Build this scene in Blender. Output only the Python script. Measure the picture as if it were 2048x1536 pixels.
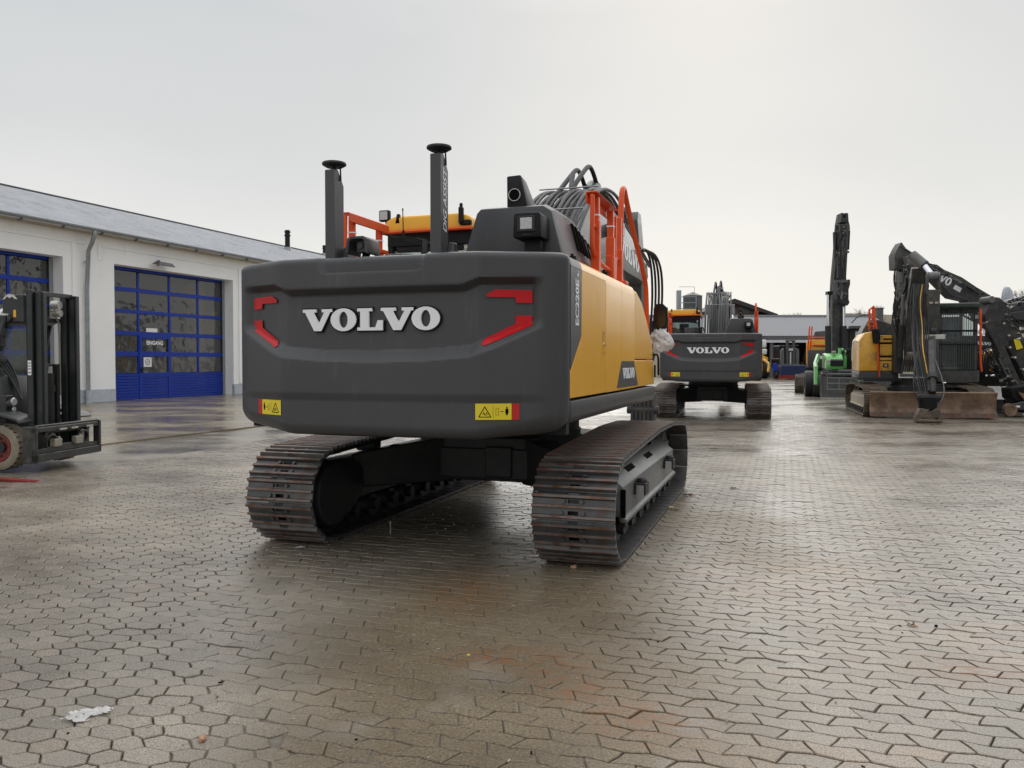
import bpy, bmesh, math, random
from mathutils import Vector, Matrix, Euler
R = math.radians
rnd = random.Random(7)
for o in list(bpy.data.objects): bpy.data.objects.remove(o)
scn = bpy.context.scene
COL = scn.collection

# ------------------------------------------------------------------ camera, sky, sun, exposure
CAMH, FPX, PITCH = 1.486, 1642.0, math.atan(44.8 / 1642.0)
cd = bpy.data.cameras.new('camera'); cam = bpy.data.objects.new('camera', cd); COL.objects.link(cam)
cam.location = (0, 0, CAMH); cam.rotation_euler = (math.pi / 2 - PITCH, 0, 0)
cd.sensor_width = 36; cd.lens = FPX / 2048 * 36; cd.clip_start = .05; cd.clip_end = 3000
scn.camera = cam
SUN_EL, SUN_AZ = R(32), R(14)          # azimuth measured from +Y towards +X
w = bpy.data.worlds.new('World'); scn.world = w; w.use_nodes = True
nt = w.node_tree; nt.nodes.clear()
def N(t, tree=None, **k):
    n = (tree or nt).nodes.new(t)
    for a, b in k.items(): setattr(n, a, b)
    return n
L = nt.links.new
out = N('ShaderNodeOutputWorld'); bg = N('ShaderNodeBackground'); bg.inputs[1].default_value = .1
sky = N('ShaderNodeTexSky', sky_type='NISHITA'); sky.sun_disc = False
sky.sun_elevation = SUN_EL; sky.sun_rotation = SUN_AZ; sky.dust_density = 6; sky.air_density = 1.2
tc = N('ShaderNodeTexCoord'); sep = N('ShaderNodeSeparateXYZ'); L(tc.outputs['Generated'], sep.inputs[0])
mp = N('ShaderNodeMapping'); mp.inputs['Scale'].default_value = (1, 1, 2.6); L(tc.outputs['Generated'], mp.inputs[0])
n1 = N('ShaderNodeTexNoise'); n1.inputs['Scale'].default_value = 1.7; n1.inputs['Detail'].default_value = 7; n1.inputs['Roughness'].default_value = .52
L(mp.outputs[0], n1.inputs['Vector'])
ma = N('ShaderNodeMath', operation='MULTIPLY_ADD'); ma.inputs[1].default_value = .28; ma.inputs[2].default_value = -.14
L(n1.outputs[0], ma.inputs[0])
ad = N('ShaderNodeMath', operation='ADD'); L(sep.outputs[2], ad.inputs[0]); L(ma.outputs[0], ad.inputs[1])
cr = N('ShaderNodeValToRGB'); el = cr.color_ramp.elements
el[0].position = 0; el[0].color = (.87, .865, .815, 1); el[1].position = 1; el[1].color = (1.28, 1.30, 1.32, 1)  # overhead end raised, out of view, to throw more light on the scene
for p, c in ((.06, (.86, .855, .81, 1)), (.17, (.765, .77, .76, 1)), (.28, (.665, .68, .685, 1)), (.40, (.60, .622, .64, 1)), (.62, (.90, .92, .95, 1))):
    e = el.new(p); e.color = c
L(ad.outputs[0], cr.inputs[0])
# brighter veil of cloud round the hidden sun
nrm = N('ShaderNodeVectorMath', operation='DOT_PRODUCT'); L(tc.outputs['Generated'], nrm.inputs[0])
nrm.inputs[1].default_value = (math.sin(R(12)) * math.cos(R(3)), math.cos(R(12)) * math.cos(R(3)), math.sin(R(3)))
pw = N('ShaderNodeMath', operation='POWER', use_clamp=True); L(nrm.outputs['Value'], pw.inputs[0]); pw.inputs[1].default_value = 40
gl = N('ShaderNodeMixRGB', blend_type='ADD'); L(pw.outputs[0], gl.inputs[0]); L(cr.outputs[0], gl.inputs[1]); gl.inputs[2].default_value = (.05, .045, .03, 1)
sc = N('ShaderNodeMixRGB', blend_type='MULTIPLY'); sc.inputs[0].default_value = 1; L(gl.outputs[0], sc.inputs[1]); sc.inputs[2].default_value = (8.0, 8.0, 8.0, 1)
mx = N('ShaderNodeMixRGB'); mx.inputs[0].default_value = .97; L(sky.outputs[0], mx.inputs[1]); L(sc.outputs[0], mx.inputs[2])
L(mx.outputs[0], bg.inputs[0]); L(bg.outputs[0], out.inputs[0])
sd = bpy.data.lights.new('sun', 'SUN'); so = bpy.data.objects.new('sun', sd); COL.objects.link(so)
sd.energy = .7; sd.angle = R(60); sd.color = (1, .98, .94)
so.rotation_euler = Vector((math.sin(SUN_AZ) * math.cos(SUN_EL), math.cos(SUN_AZ) * math.cos(SUN_EL), math.sin(SUN_EL))).to_track_quat('Z', 'Y').to_euler()
scn.view_settings.view_transform = 'Standard'; scn.view_settings.look = 'None'; scn.view_settings.gamma = 1; scn.view_settings.exposure = 0.37

# ------------------------------------------------------------------ helpers
def at(px, py, Y):
    """world point at distance Y that the photograph shows at (px, py)"""
    cx, cy = (px - 1024) / FPX, (768 - py) / FPX
    dy = math.cos(PITCH) + cy * math.sin(PITCH); dz = -math.sin(PITCH) + cy * math.cos(PITCH)
    t = Y / dy
    return Vector((cx * t, Y, CAMH + dz * t))
class M:
    """collects geometry of ONE mesh"""
    def __init__(s): s.v = []; s.f = []; s.m = []
    def add(s, vs, fs, m=0, T=None):
        b = len(s.v)
        s.v += [tuple(T @ Vector(p)) if T is not None else tuple(p) for p in vs]
        for f in fs: s.f.append(tuple(i + b for i in f)); s.m.append(m)
        return s
    def box(s, c, d, rot=None, m=0, taper=1):
        x, y, z = d[0] / 2, d[1] / 2, d[2] / 2
        vs = [Vector((sx * x * (taper if sz > 0 else 1), sy * y * (taper if sz > 0 else 1), sz * z)) for sz in (-1, 1) for sy in (-1, 1) for sx in (-1, 1)]
        if rot is not None:
            q = rot if isinstance(rot, Matrix) else Euler(rot).to_matrix()
            vs = [q @ p for p in vs]
        c = Vector(c)
        return s.add([p + c for p in vs], [(0, 2, 3, 1), (4, 5, 7, 6), (0, 1, 5, 4), (2, 6, 7, 3), (0, 4, 6, 2), (1, 3, 7, 5)], m)
    def span(s, a, b, m=0):
        return s.box([(a[i] + b[i]) / 2 for i in range(3)], [abs(b[i] - a[i]) for i in range(3)], None, m)
    def cyl(s, a, b, r, r2=None, n=14, m=0, cap=True):
        a, b = Vector(a), Vector(b); r2 = r if r2 is None else r2
        d = (b - a).normalized(); u = d.orthogonal().normalized(); v = d.cross(u)
        vs = []
        for p, q in ((a, r), (b, r2)):
            vs += [p + (u * math.cos(2 * math.pi * i / n) + v * math.sin(2 * math.pi * i / n)) * q for i in range(n)]
        fs = [(i, (i + 1) % n, n + (i + 1) % n, n + i) for i in range(n)]
        if cap: fs += [tuple(range(n))[::-1], tuple(range(n, 2 * n))]
        return s.add(vs, fs, m)
    def tube(s, pts, r, n=8, m=0, smooth=0):
        P = [Vector(p) for p in pts]
        for _ in range(smooth):
            Q = [P[0]]
            for a, b in zip(P, P[1:]): Q += [a.lerp(b, .25), a.lerp(b, .75)]
            P = Q + [P[-1]]
        u = None; vs = []
        for i, p in enumerate(P):
            d = (P[min(i + 1, len(P) - 1)] - P[max(i - 1, 0)]).normalized()
            u = d.orthogonal().normalized() if u is None else (u - d * u.dot(d)).normalized()
            v = d.cross(u)
            vs += [p + (u * math.cos(2 * math.pi * k / n) + v * math.sin(2 * math.pi * k / n)) * r for k in range(n)]
        fs = []
        for i in range(len(P) - 1):
            for k in range(n): fs.append((i * n + k, i * n + (k + 1) % n, (i + 1) * n + (k + 1) % n, (i + 1) * n + k))
        fs += [tuple(range(n))[::-1], tuple(range((len(P) - 1) * n, len(P) * n))]
        return s.add(vs, fs, m)
    def prism(s, pts, a, b, ax='x', m=0, T=None):
        n = len(pts); A = sum(pts[i][0] * pts[(i + 1) % n][1] - pts[(i + 1) % n][0] * pts[i][1] for i in range(n))
        if A < 0: pts = pts[::-1]
        mk = {'x': lambda p, t: (t, p[0], p[1]), 'y': lambda p, t: (p[0], t, p[1]), 'z': lambda p, t: (p[0], p[1], t)}[ax]
        if b < a: a, b = b, a
        vs = [mk(p, a) for p in pts] + [mk(p, b) for p in pts]
        fs = [tuple(range(n))[::-1], tuple(range(n, 2 * n))] + [(i, (i + 1) % n, n + (i + 1) % n, n + i) for i in range(n)]
        if ax == 'y': fs = [f[::-1] for f in fs]
        return s.add(vs, fs, m, T)
    def ring(s, c, ax, ro, ri, wd, n=28, m=0):
        """flat ring (tyre, rim) about axis vector ax"""
        c, d = Vector(c), Vector(ax).normalized(); u = d.orthogonal().normalized(); v = d.cross(u); vs = []
        for r, t in ((ro, -.5), (ro, .5), (ri, .5), (ri, -.5)):
            vs += [c + d * wd * t + (u * math.cos(2 * math.pi * i / n) + v * math.sin(2 * math.pi * i / n)) * r for i in range(n)]
        fs = [(k * n + i, k * n + (i + 1) % n, ((k + 1) % 4) * n + (i + 1) % n, ((k + 1) % 4) * n + i) for k in range(4) for i in range(n)]
        return s.add(vs, fs, m)
def tag(o, label=None, cat=None, group=None, kind=None):
    if label: o['label'] = label
    if cat: o['category'] = cat
    if group: o['group'] = group
    if kind: o['kind'] = kind
    return o
def O(name, m, mat, parent=None, bev=0, seg=1, ang=35, kind=None):
    me = bpy.data.meshes.new(name); me.from_pydata(m.v, [], m.f)
    for x in (mat if isinstance(mat, (list, tuple)) else [mat]): me.materials.append(x)
    for p, i in zip(me.polygons, m.m): p.material_index = i
    bm = bmesh.new(); bm.from_mesh(me)
    bmesh.ops.recalc_face_normals(bm, faces=bm.faces)
    if bev:
        es = [e for e in bm.edges if len(e.link_faces) == 2 and e.calc_face_angle(0) > R(30)]
        bmesh.ops.bevel(bm, geom=es, offset=bev, segments=seg, affect='EDGES', profile=.5, clamp_overlap=True)
    bm.to_mesh(me); bm.free()
    me.polygons.foreach_set('use_smooth', [True] * len(me.polygons)); me.set_sharp_from_angle(angle=R(ang)); me.update()
    o = bpy.data.objects.new(name, me); COL.objects.link(o)
    if parent is not None: o.parent = parent
    if kind: o['kind'] = kind
    return o
def thing(name, label, cat, loc=(0, 0, 0), rz=0, group=None):
    o = bpy.data.objects.new(name, None); COL.objects.link(o); o.location = loc; o.rotation_euler = (0, 0, rz); o.empty_display_size = .3
    return tag(o, label, cat, group)
def copy_tree(o, parent=None, skip=()):
    c = o.copy(); COL.objects.link(c); c.parent = parent
    for ch in list(o.children):
        if ch.name.split('.')[0] not in skip: copy_tree(ch, c, skip)
    return c
_tc = {}
def textm(s, extrude=0, bold=.0, shear=0, align='CENTER'):
    k = (s, extrude, bold, shear, align)
    if k not in _tc:
        cu = bpy.data.curves.new('t', 'FONT'); cu.body = s; cu.size = 1; cu.extrude = extrude; cu.offset = bold; cu.shear = shear; cu.align_x = align; cu.resolution_u = 3
        to = bpy.data.objects.new('t', cu); COL.objects.link(to)
        dg = bpy.context.evaluated_depsgraph_get(); me = bpy.data.meshes.new_from_object(to.evaluated_get(dg))
        _tc[k] = ([tuple(v.co) for v in me.vertices], [tuple(p.vertices) for p in me.polygons])
        bpy.data.objects.remove(to); bpy.data.meshes.remove(me)
    return _tc[k]
def put_text(m, s, o, u, v, h, wd=None, mi=0, bold=.02, shear=0, align='CENTER'):
    """text with cap height h at origin o, u right, v up (raised 1 mm); wd squeezes to a width"""
    vs, fs = textm(s, 0, bold, shear, align); o, u, v = Vector(o), Vector(u).normalized(), Vector(v).normalized()
    xs = [p[0] for p in vs]; W = max(xs) - min(xs); sc = h / .7; sx = (wd / W) if wd else sc
    m.add([o + u * p[0] * sx + v * p[1] * sc for p in vs], fs, mi)
def letter(ch):
    """slab serif letter in a unit-height box: (outer polygon, or list of quads)"""
    if ch == 'V': return [[(0, 1), (.5, 1), (.5, .86), (.41, .86), (.6, .36), (.79, .86), (.7, .86), (.7, 1), (1.08, 1), (1.08, .86), (1.01, .86), (.68, 0), (.42, 0), (.08, .86), (0, .86)]], 1.08
    if ch == 'L': return [[(0, 1), (.52, 1), (.52, .86), (.4, .86), (.4, .14), (.62, .14), (.7, .45), (.88, .45), (.88, 0), (0, 0), (0, .14), (.1, .14), (.1, .86), (0, .86)]], .88
    q = []; n = 22
    for i in range(n):
        a, b = 2 * math.pi * i / n, 2 * math.pi * (i + 1) / n
        q.append([(.5 + .5 * math.cos(a), .5 + .52 * math.sin(a)), (.5 + .5 * math.cos(b), .5 + .52 * math.sin(b)), (.5 + .17 * math.cos(b), .5 + .37 * math.sin(b)), (.5 + .17 * math.cos(a), .5 + .37 * math.sin(a))])
    return q, 1
WORD = [('V', 0, 1.5), ('O', 1.42, 1.27), ('L', 2.74, 1.22), ('V', 3.86, 1.5), ('O', 5.28, 1.27)]   # letter, start, width in letter heights
def letter_mesh(m, k, f, mi=0, grow=0, only=None):
    """letter k of the word; f(u, v, w) maps letter space (height 1) to 3-D, w=0 back, w=1 front"""
    ch, x0, wd = WORD[k]; polys, W = letter(ch)
    for P in polys:
        P = [(x0 + p[0] / W * wd, p[1]) for p in P]
        if grow:
            cx = x0 + wd / 2; P = [(cx + (p[0] - cx) * (1 + grow / wd * 2), .5 + (p[1] - .5) * (1 + grow * 2)) for p in P]
        n = len(P); vs = [f(p[0], p[1], 0) for p in P] + [f(p[0], p[1], 1) for p in P]
        fs = [tuple(range(n, 2 * n)), tuple(range(n))[::-1]]
        rng = range(n) if n > 4 else (0, 2)
        fs += [(i, (i + 1) % n, n + (i + 1) % n, n + i) for i in rng]
        m.add(vs, fs, mi)

# ------------------------------------------------------------------ materials
MT = {}
def mat(name, col, rough=.5, metal=0, var=.12, scale=6, bump=0, bscale=60, coat=0, spec=.5, dirt=None, dirtamt=.3, dscale=2.5, rvar=.1, emit=0, coord='Object', stretch=1):
    m = bpy.data.materials.new(name); m.use_nodes = True; t = m.node_tree; b = t.nodes['Principled BSDF']
    b.inputs['Roughness'].default_value = rough; b.inputs['Metallic'].default_value = metal; b.inputs['Specular IOR Level'].default_value = spec
    if coat: b.inputs['Coat Weight'].default_value = coat; b.inputs['Coat Roughness'].default_value = .08
    c = t.nodes.new('ShaderNodeTexCoord'); n = t.nodes.new('ShaderNodeTexNoise'); n.inputs['Scale'].default_value = scale; n.inputs['Detail'].default_value = 6
    t.links.new(c.outputs[coord], n.inputs['Vector'])
    r = t.nodes.new('ShaderNodeValToRGB'); r.color_ramp.elements[0].position = .3; r.color_ramp.elements[1].position = .7
    r.color_ramp.elements[0].color = tuple(x * (1 - var) for x in col) + (1,); r.color_ramp.elements[1].color = tuple(min(1, x * (1 + var)) for x in col) + (1,)
    t.links.new(n.outputs[0], r.inputs[0]); last = r.outputs[0]
    if dirt:
        n2 = t.nodes.new('ShaderNodeTexNoise'); n2.inputs['Scale'].default_value = dscale; n2.inputs['Detail'].default_value = 9; n2.inputs['Roughness'].default_value = .7
        q = t.nodes.new('ShaderNodeMapping'); q.inputs['Scale'].default_value = (1, 1, stretch); t.links.new(c.outputs[coord], q.inputs[0]); t.links.new(q.outputs[0], n2.inputs['Vector'])
        r2 = t.nodes.new('ShaderNodeValToRGB'); r2.color_ramp.elements[0].position = .62 - dirtamt * .5; r2.color_ramp.elements[1].position = .82 - dirtamt * .5
        t.links.new(n2.outputs[0], r2.inputs[0]); x = t.nodes.new('ShaderNodeMixRGB'); t.links.new(r2.outputs[0], x.inputs[0]); t.links.new(last, x.inputs[1]); x.inputs[2].default_value = tuple(dirt) + (1,)
        last = x.outputs[0]
    t.links.new(last, b.inputs['Base Color'])
    if rvar:
        rr = t.nodes.new('ShaderNodeMapRange'); rr.inputs[3].default_value = max(.02, rough - rvar); rr.inputs[4].default_value = min(1, rough + rvar)
        n3 = t.nodes.new('ShaderNodeTexNoise'); n3.inputs['Scale'].default_value = scale * 2.3; n3.inputs['Detail'].default_value = 4; t.links.new(c.outputs[coord], n3.inputs['Vector'])
        t.links.new(n3.outputs[0], rr.inputs[0]); t.links.new(rr.outputs[0], b.inputs['Roughness'])
    if bump:
        bn = t.nodes.new('ShaderNodeTexNoise'); bn.inputs['Scale'].default_value = bscale; bn.inputs['Detail'].default_value = 5; t.links.new(c.outputs[coord], bn.inputs['Vector'])
        bb = t.nodes.new('ShaderNodeBump'); bb.inputs['Strength'].default_value = bump; bb.inputs['Distance'].default_value = .01; t.links.new(bn.outputs[0], bb.inputs['Height']); t.links.new(bb.outputs[0], b.inputs['Normal'])
    if emit: b.inputs['Emission Color'].default_value = tuple(col) + (1,); b.inputs['Emission Strength'].default_value = emit
    MT[name] = m; return m
mat('anthracite', (.061, .061, .065), .40, var=.07, scale=2, bump=.10, bscale=500, rvar=.09, dirt=(.088, .087, .085), dirtamt=.12, dscale=11, stretch=.12)
mat('anthracite_worn', (.042, .043, .046), .5, var=.2, dirt=(.10, .088, .07), dirtamt=.32, dscale=5)
mat('hose_grey', (.07, .071, .073), .5, var=.1, spec=.3)
mat('boom_grey', (.115, .117, .12), .38, var=.06, coat=.15, dirt=(.22, .22, .215), dirtamt=.1, dscale=10)
mat('yellow', (.92, .47, .035), .32, var=.03, coat=.2, spec=.35, rvar=.05)
mat('yellow_old', (.80, .43, .05), .35, var=.08, coat=.2, dirt=(.35, .22, .08), dirtamt=.25)
mat('orange', (.80, .095, .02), .4, var=.06, spec=.35)
mat('rubber', (.018, .018, .019), .55, var=.2)
mat('black', (.010, .010, .011), .5, var=.2, spec=.25)
mat('black_gloss', (.01, .01, .011), .15, var=.2)
mat('steel_shoe', (.098, .098, .10), .32, metal=.35, var=.25, scale=5, dirt=(.10, .065, .045), dirtamt=.22, dscale=7, bump=.25, bscale=90)
mat('rusty_edge', (.20, .09, .05), .45, metal=.25, var=.45, scale=9, dirt=(.19, .18, .175), dirtamt=.42, dscale=11, bump=.35, bscale=60)
mat('mud_shoe', (.16, .125, .09), .6, var=.35, scale=6, dirt=(.07, .05, .04), dirtamt=.4, bump=.4, bscale=60)
mat('frame_grey', (.15, .152, .15), .42, var=.1, dirt=(.12, .10, .07), dirtamt=.2, dscale=4)
mat('frame_dark', (.02, .021, .023), .55, var=.2)
mat('chrome', (.75, .75, .78), .12, metal=1, var=.03, rvar=.04)
mat('white_print', (.93, .93, .96), .4, var=.02)
mat('red_reflector', (.60, .006, .012), .3, var=.1, spec=.3, scale=60)
mat('sticker_yellow', (.85, .68, .03), .35, var=.03)
mat('sticker_red', (.55, .015, .015), .35, var=.03)
mat('ink', (.006, .006, .006), .9, var=0, spec=.1)
mat('lens', (.5, .5, .48), .12, var=.3, scale=120, coat=1)
mat('blue', (.005, .034, .32), .4, var=.06, spec=.3)
mat('render_white', (.93, .93, .925), .85, var=.03, scale=.6, dirt=(.78, .765, .74), dirtamt=.12, dscale=1.3, bump=.15, bscale=80, stretch=.3)
mat('far_roof', (.27, .275, .285), .7, var=.08, spec=.15)
mat('painted_sky_grey', (.24, .29, .31), .6, var=.1)  # pale tone imitating sky seen through a rear window
mat('plinth', (.46, .50, .56), .8, var=.06, dirt=(.33, .33, .33), dirtamt=.25, dscale=2)
mat('zinc', (.30, .32, .34), .35, metal=.5, var=.12)
mat('roof_sheet', (.62, .63, .66), .3, var=.08, scale=1.5, dirt=(.45, .46, .48), dirtamt=.2, dscale=1.1)
mat('fascia', (.10, .10, .11), .5)
mat('mud_blade', (.28, .185, .12), .6, var=.25, scale=2.5, dirt=(.13, .08, .055), dirtamt=.42, dscale=2.2, bump=.3, bscale=25)
mat('green', (.13, .47, .11), .3, var=.1, coat=.4)
mat('tyre_pale', (.30, .255, .19), .75, var=.15, dirt=(.16, .14, .11), dirtamt=.3)
mat('rim_red', (.24, .015, .013), .4, var=.2, dirt=(.1, .03, .02))
mat('forklift_black', (.022, .026, .028), .42, var=.12, dirt=(.05, .05, .045), dirtamt=.2)
mat('carriage', (.028, .03, .03), .42, var=.3, dirt=(.09, .082, .07), dirtamt=.25, dscale=9)
mat('valve_beige', (.30, .28, .23), .5)
mat('brown_wood', (.11, .06, .04), .7, var=.25)
mat('tile_dark', (.035, .03, .03), .6, var=.25)
mat('slate', (.09, .095, .095), .6, var=.15)
mat('beige', (.42, .36, .27), .7)
mat('bark', (.12, .095, .085), .8, var=.2)
mat('navy', (.008, .016, .075), .4)
mat('loader_white', (.75, .74, .72), .4)
mat('roof_brown', (.20, .165, .12), .8, var=.3)
mat('lamp_red', (.7, .01, .01), .2, emit=.6)
mat('dark_inside', (.03, .028, .026), .8, var=.3)
mat('interior_teal', (.16, .42, .38), .4)
mat('cream_inside', (.35, .27, .18), .7)
mat('leaf_brown', (.13, .045, .02), .6, var=.3)
mat('stone_tan', (.48, .27, .16), .7, var=.2)
mat('glove_tan', (.50, .42, .22), .8, var=.3, scale=30)
mat('paper', (.8, .78, .78), .5, var=.1, scale=40)
mat('pale_metal', (.55, .54, .50), .3, metal=.4)
def glass(name, tint=(.75, .85, .84), rough=.02, trans=.75, dark=(.02, .025, .027), wav=0):
    m = bpy.data.materials.new(name); m.use_nodes = True; t = m.node_tree; t.nodes.clear()
    o = t.nodes.new('ShaderNodeOutputMaterial'); mix = t.nodes.new('ShaderNodeMixShader'); fr = t.nodes.new('ShaderNodeLayerWeight'); pf = t.nodes.new('ShaderNodeMath'); pf.operation = 'POWER'; pf.inputs[1].default_value = 4.0; pg = t.nodes.new('ShaderNodeMath'); pg.operation = 'MULTIPLY_ADD'; pg.inputs[1].default_value = .93; pg.inputs[2].default_value = .07; t.links.new(fr.outputs['Facing'], pf.inputs[0]); t.links.new(pf.outputs[0], pg.inputs[0])
    g = t.nodes.new('ShaderNodeBsdfGlossy'); g.inputs['Roughness'].default_value = rough; tr = t.nodes.new('ShaderNodeBsdfTransparent'); tr.inputs[0].default_value = tint + (1,)
    df = t.nodes.new('ShaderNodeBsdfDiffuse'); df.inputs[0].default_value = dark + (1,); m2 = t.nodes.new('ShaderNodeMixShader'); m2.inputs[0].default_value = trans
    t.links.new(df.outputs[0], m2.inputs[1]); t.links.new(tr.outputs[0], m2.inputs[2])
    t.links.new(pg.outputs[0], mix.inputs[0]); t.links.new(m2.outputs[0], mix.inputs[1]); t.links.new(g.outputs[0], mix.inputs[2]); t.links.new(mix.outputs[0], o.inputs[0])
    if wav:
        c = t.nodes.new('ShaderNodeTexCoord'); n = t.nodes.new('ShaderNodeTexNoise'); n.inputs['Scale'].default_value = 2.2; n.inputs['Detail'].default_value = 1.5
        t.links.new(c.outputs['Object'], n.inputs['Vector']); b = t.nodes.new('ShaderNodeBump'); b.inputs['Strength'].default_value = wav; b.inputs['Distance'].default_value = .1
        t.links.new(n.outputs[0], b.inputs['Height']); t.links.new(b.outputs[0], g.inputs['Normal'])
    MT[name] = m
glass('cab_glass', trans=.75, dark=(.06, .07, .075)); glass('gate_glass', (.8, .77, .68), .04, .62, (.135, .14, .145), wav=.26); glass('cab_glass_painted_pale', (.8, .9, .9), .05, .45, (.16, .19, .20)); glass('green_glass', (.55, .75, .65), .02, .6, (.07, .085, .07))
# translucent plastic sheet
m = mat('plastic_sheet', (.92, .90, .88), .3, var=.04, scale=25); m.node_tree.nodes['Principled BSDF'].inputs['Transmission Weight'].default_value = .45

# wet paving: colour from a per-stone tone attribute, grit, brown silt and rust in puddled areas, roughness from wetness
def ground_mat(name, base, kind):
    m = bpy.data.materials.new(name); m.use_nodes = True; t = m.node_tree; b = t.nodes['Principled BSDF']; K = t.links.new
    def nz(scale, detail=6, rough=.55, vec=None, sx=None):
        n = t.nodes.new('ShaderNodeTexNoise'); n.inputs['Scale'].default_value = scale; n.inputs['Detail'].default_value = detail; n.inputs['Roughness'].default_value = rough
        src = geo.outputs['Position']
        if sx: q = t.nodes.new('ShaderNodeMapping'); q.inputs['Scale'].default_value = sx; K(src, q.inputs[0]); src = q.outputs[0]
        K(src, n.inputs['Vector']); return n.outputs[0]
    def ramp(v, a, b_, ca=(0, 0, 0, 1), cb=(1, 1, 1, 1)):
        r = t.nodes.new('ShaderNodeValToRGB'); r.color_ramp.elements[0].position = a; r.color_ramp.elements[1].position = b_; r.color_ramp.elements[0].color = ca; r.color_ramp.elements[1].color = cb
        K(v, r.inputs[0]); return r.outputs[0]
    def mixc(f, a, c, mode='MIX'):
        x = t.nodes.new('ShaderNodeMixRGB'); x.blend_type = mode
        for i, v in ((0, f), (1, a), (2, c)):
            if isinstance(v, (int, float)): x.inputs[i].default_value = v
            elif isinstance(v, tuple): x.inputs[i].default_value = v
            else: K(v, x.inputs[i])
        return x.outputs[0]
    def math_(op, a, b_):
        x = t.nodes.new('ShaderNodeMath'); x.operation = op; x.use_clamp = True
        for i, v in ((0, a), (1, b_)):
            if isinstance(v, (int, float)): x.inputs[i].default_value = v
            else: K(v, x.inputs[i])
        return x.outputs[0]
    geo = t.nodes.new('ShaderNodeNewGeometry')
    def blob(cx, cy, rx, ry, soft=.35):
        q = t.nodes.new('ShaderNodeMapping'); q.inputs['Location'].default_value = (-cx / rx, -cy / ry, 0); q.inputs['Scale'].default_value = (1 / rx, 1 / ry, 0); K(geo.outputs['Position'], q.inputs[0])
        l = t.nodes.new('ShaderNodeVectorMath'); l.operation = 'LENGTH'; K(q.outputs[0], l.inputs[0])
        return ramp(l.outputs['Value'], 1 - soft, 1, (1, 1, 1, 1), (0, 0, 0, 1))
    col = base + (1,)
    c1 = ramp(nz(1.1, 5), .3, .7, tuple(x * .86 for x in base) + (1,), tuple(x * 1.12 for x in base) + (1,))
    grit = ramp(nz(140, 4, .8), .40, .60, (.30, .30, .30, 1), (1.32, 1.28, 1.18, 1))
    c2 = mixc(.9, c1, grit, 'MULTIPLY')
    if kind == 'paver':
        at_ = t.nodes.new('ShaderNodeAttribute'); at_.attribute_name = 'tone'
        c2 = mixc(1, c2, at_.outputs['Color'], 'MULTIPLY')
        # silt covered ground under and in front of the machine
        silt = math_('MULTIPLY', math_('MAXIMUM', math_('MAXIMUM', blob(.05, 4.1, 1.35, 2.5, .45), blob(1.9, 7.4, .75, 1.9, .6)), blob(-.25, 3.0, 1.0, 1.4, .5)), ramp(nz(2.2, 7), .25, .45))
        c2 = mixc(math_('MULTIPLY', silt, .80), c2, mixc(1, (.165, .133, .088, 1), ramp(nz(75, 6, .9), .43, .58, (.3, .3, .3, 1), (1.9, 1.75, 1.45, 1)), 'MULTIPLY'))
        mxx = lambda *q: q[0] if len(q) == 1 else math_('MAXIMUM', q[0], mxx(*q[1:]))
        rust = math_('MULTIPLY', mxx(blob(-.05, 4.08, .42, .22, .8), blob(.30, 3.72, .30, .34, .9), blob(.55, 3.38, .40, .34, .9), blob(.2, 4.0, .3, .3, .9), blob(-.3, 5.3, .40, .75, .9), blob(2.2, 3.9, .4, .3, .9)), ramp(nz(14, 10, .75, sx=(.7, 1.4, 1)), .455, .545))
        c2 = mixc(math_('MULTIPLY', rust, .85), c2, (.24, .115, .045, 1))
    else:
        c2 = mixc(ramp(nz(.35, 8, .62, sx=(1, 2.6, 1)), .42, .66), c2, tuple(x * .55 for x in base) + (1,))
        silt = ramp(nz(.5, 6), .5, .7)
    wet = ramp(nz(.42, 6, .6, sx=(1, 1.5, 1)), .36, .62)
    dark = mixc(wet, (1.08, 1.07, 1.05, 1), (.72, .70, .68, 1))
    c2 = mixc(1, c2, dark, 'MULTIPLY')
    K(c2, b.inputs['Base Color'])
    ro = t.nodes.new('ShaderNodeMapRange'); K(wet, ro.inputs[0]); ro.inputs[3].default_value = .36 if kind == 'paver' else .30; ro.inputs[4].default_value = .15 if kind == 'paver' else .07
    r2 = math_('ADD', ro.outputs[0], math_('MULTIPLY', nz(60, 3), .12))
    if kind == 'paver': r2 = math_('ADD', r2, math_('MULTIPLY', silt, .10))
    K(r2, b.inputs['Roughness'])
    bp = t.nodes.new('ShaderNodeBump'); bp.inputs['Strength'].default_value = .5 if kind == 'paver' else .18; bp.inputs['Distance'].default_value = .004
    hh = math_('ADD', math_('MULTIPLY', nz(160, 4, .7), .6), math_('MULTIPLY', nz(24, 4), .5)); K(hh, bp.inputs['Height']); K(bp.outputs[0], b.inputs['Normal'])
    b.inputs['Specular IOR Level'].default_value = .55
    MT[name] = m
ground_mat('paver', (.325, .288, .246), 'paver')
ground_mat('concrete', (.32, .29, .24), 'slab')
ground_mat('apron', (.33, .28, .205), 'slab')
mat('joint_sand', (.105, .096, .082), .75, var=.3, scale=9, bump=.5, bscale=150)
mat('grit_fill', (.16, .14, .11), .7, var=.3, scale=30, bump=.5, bscale=150)

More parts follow.
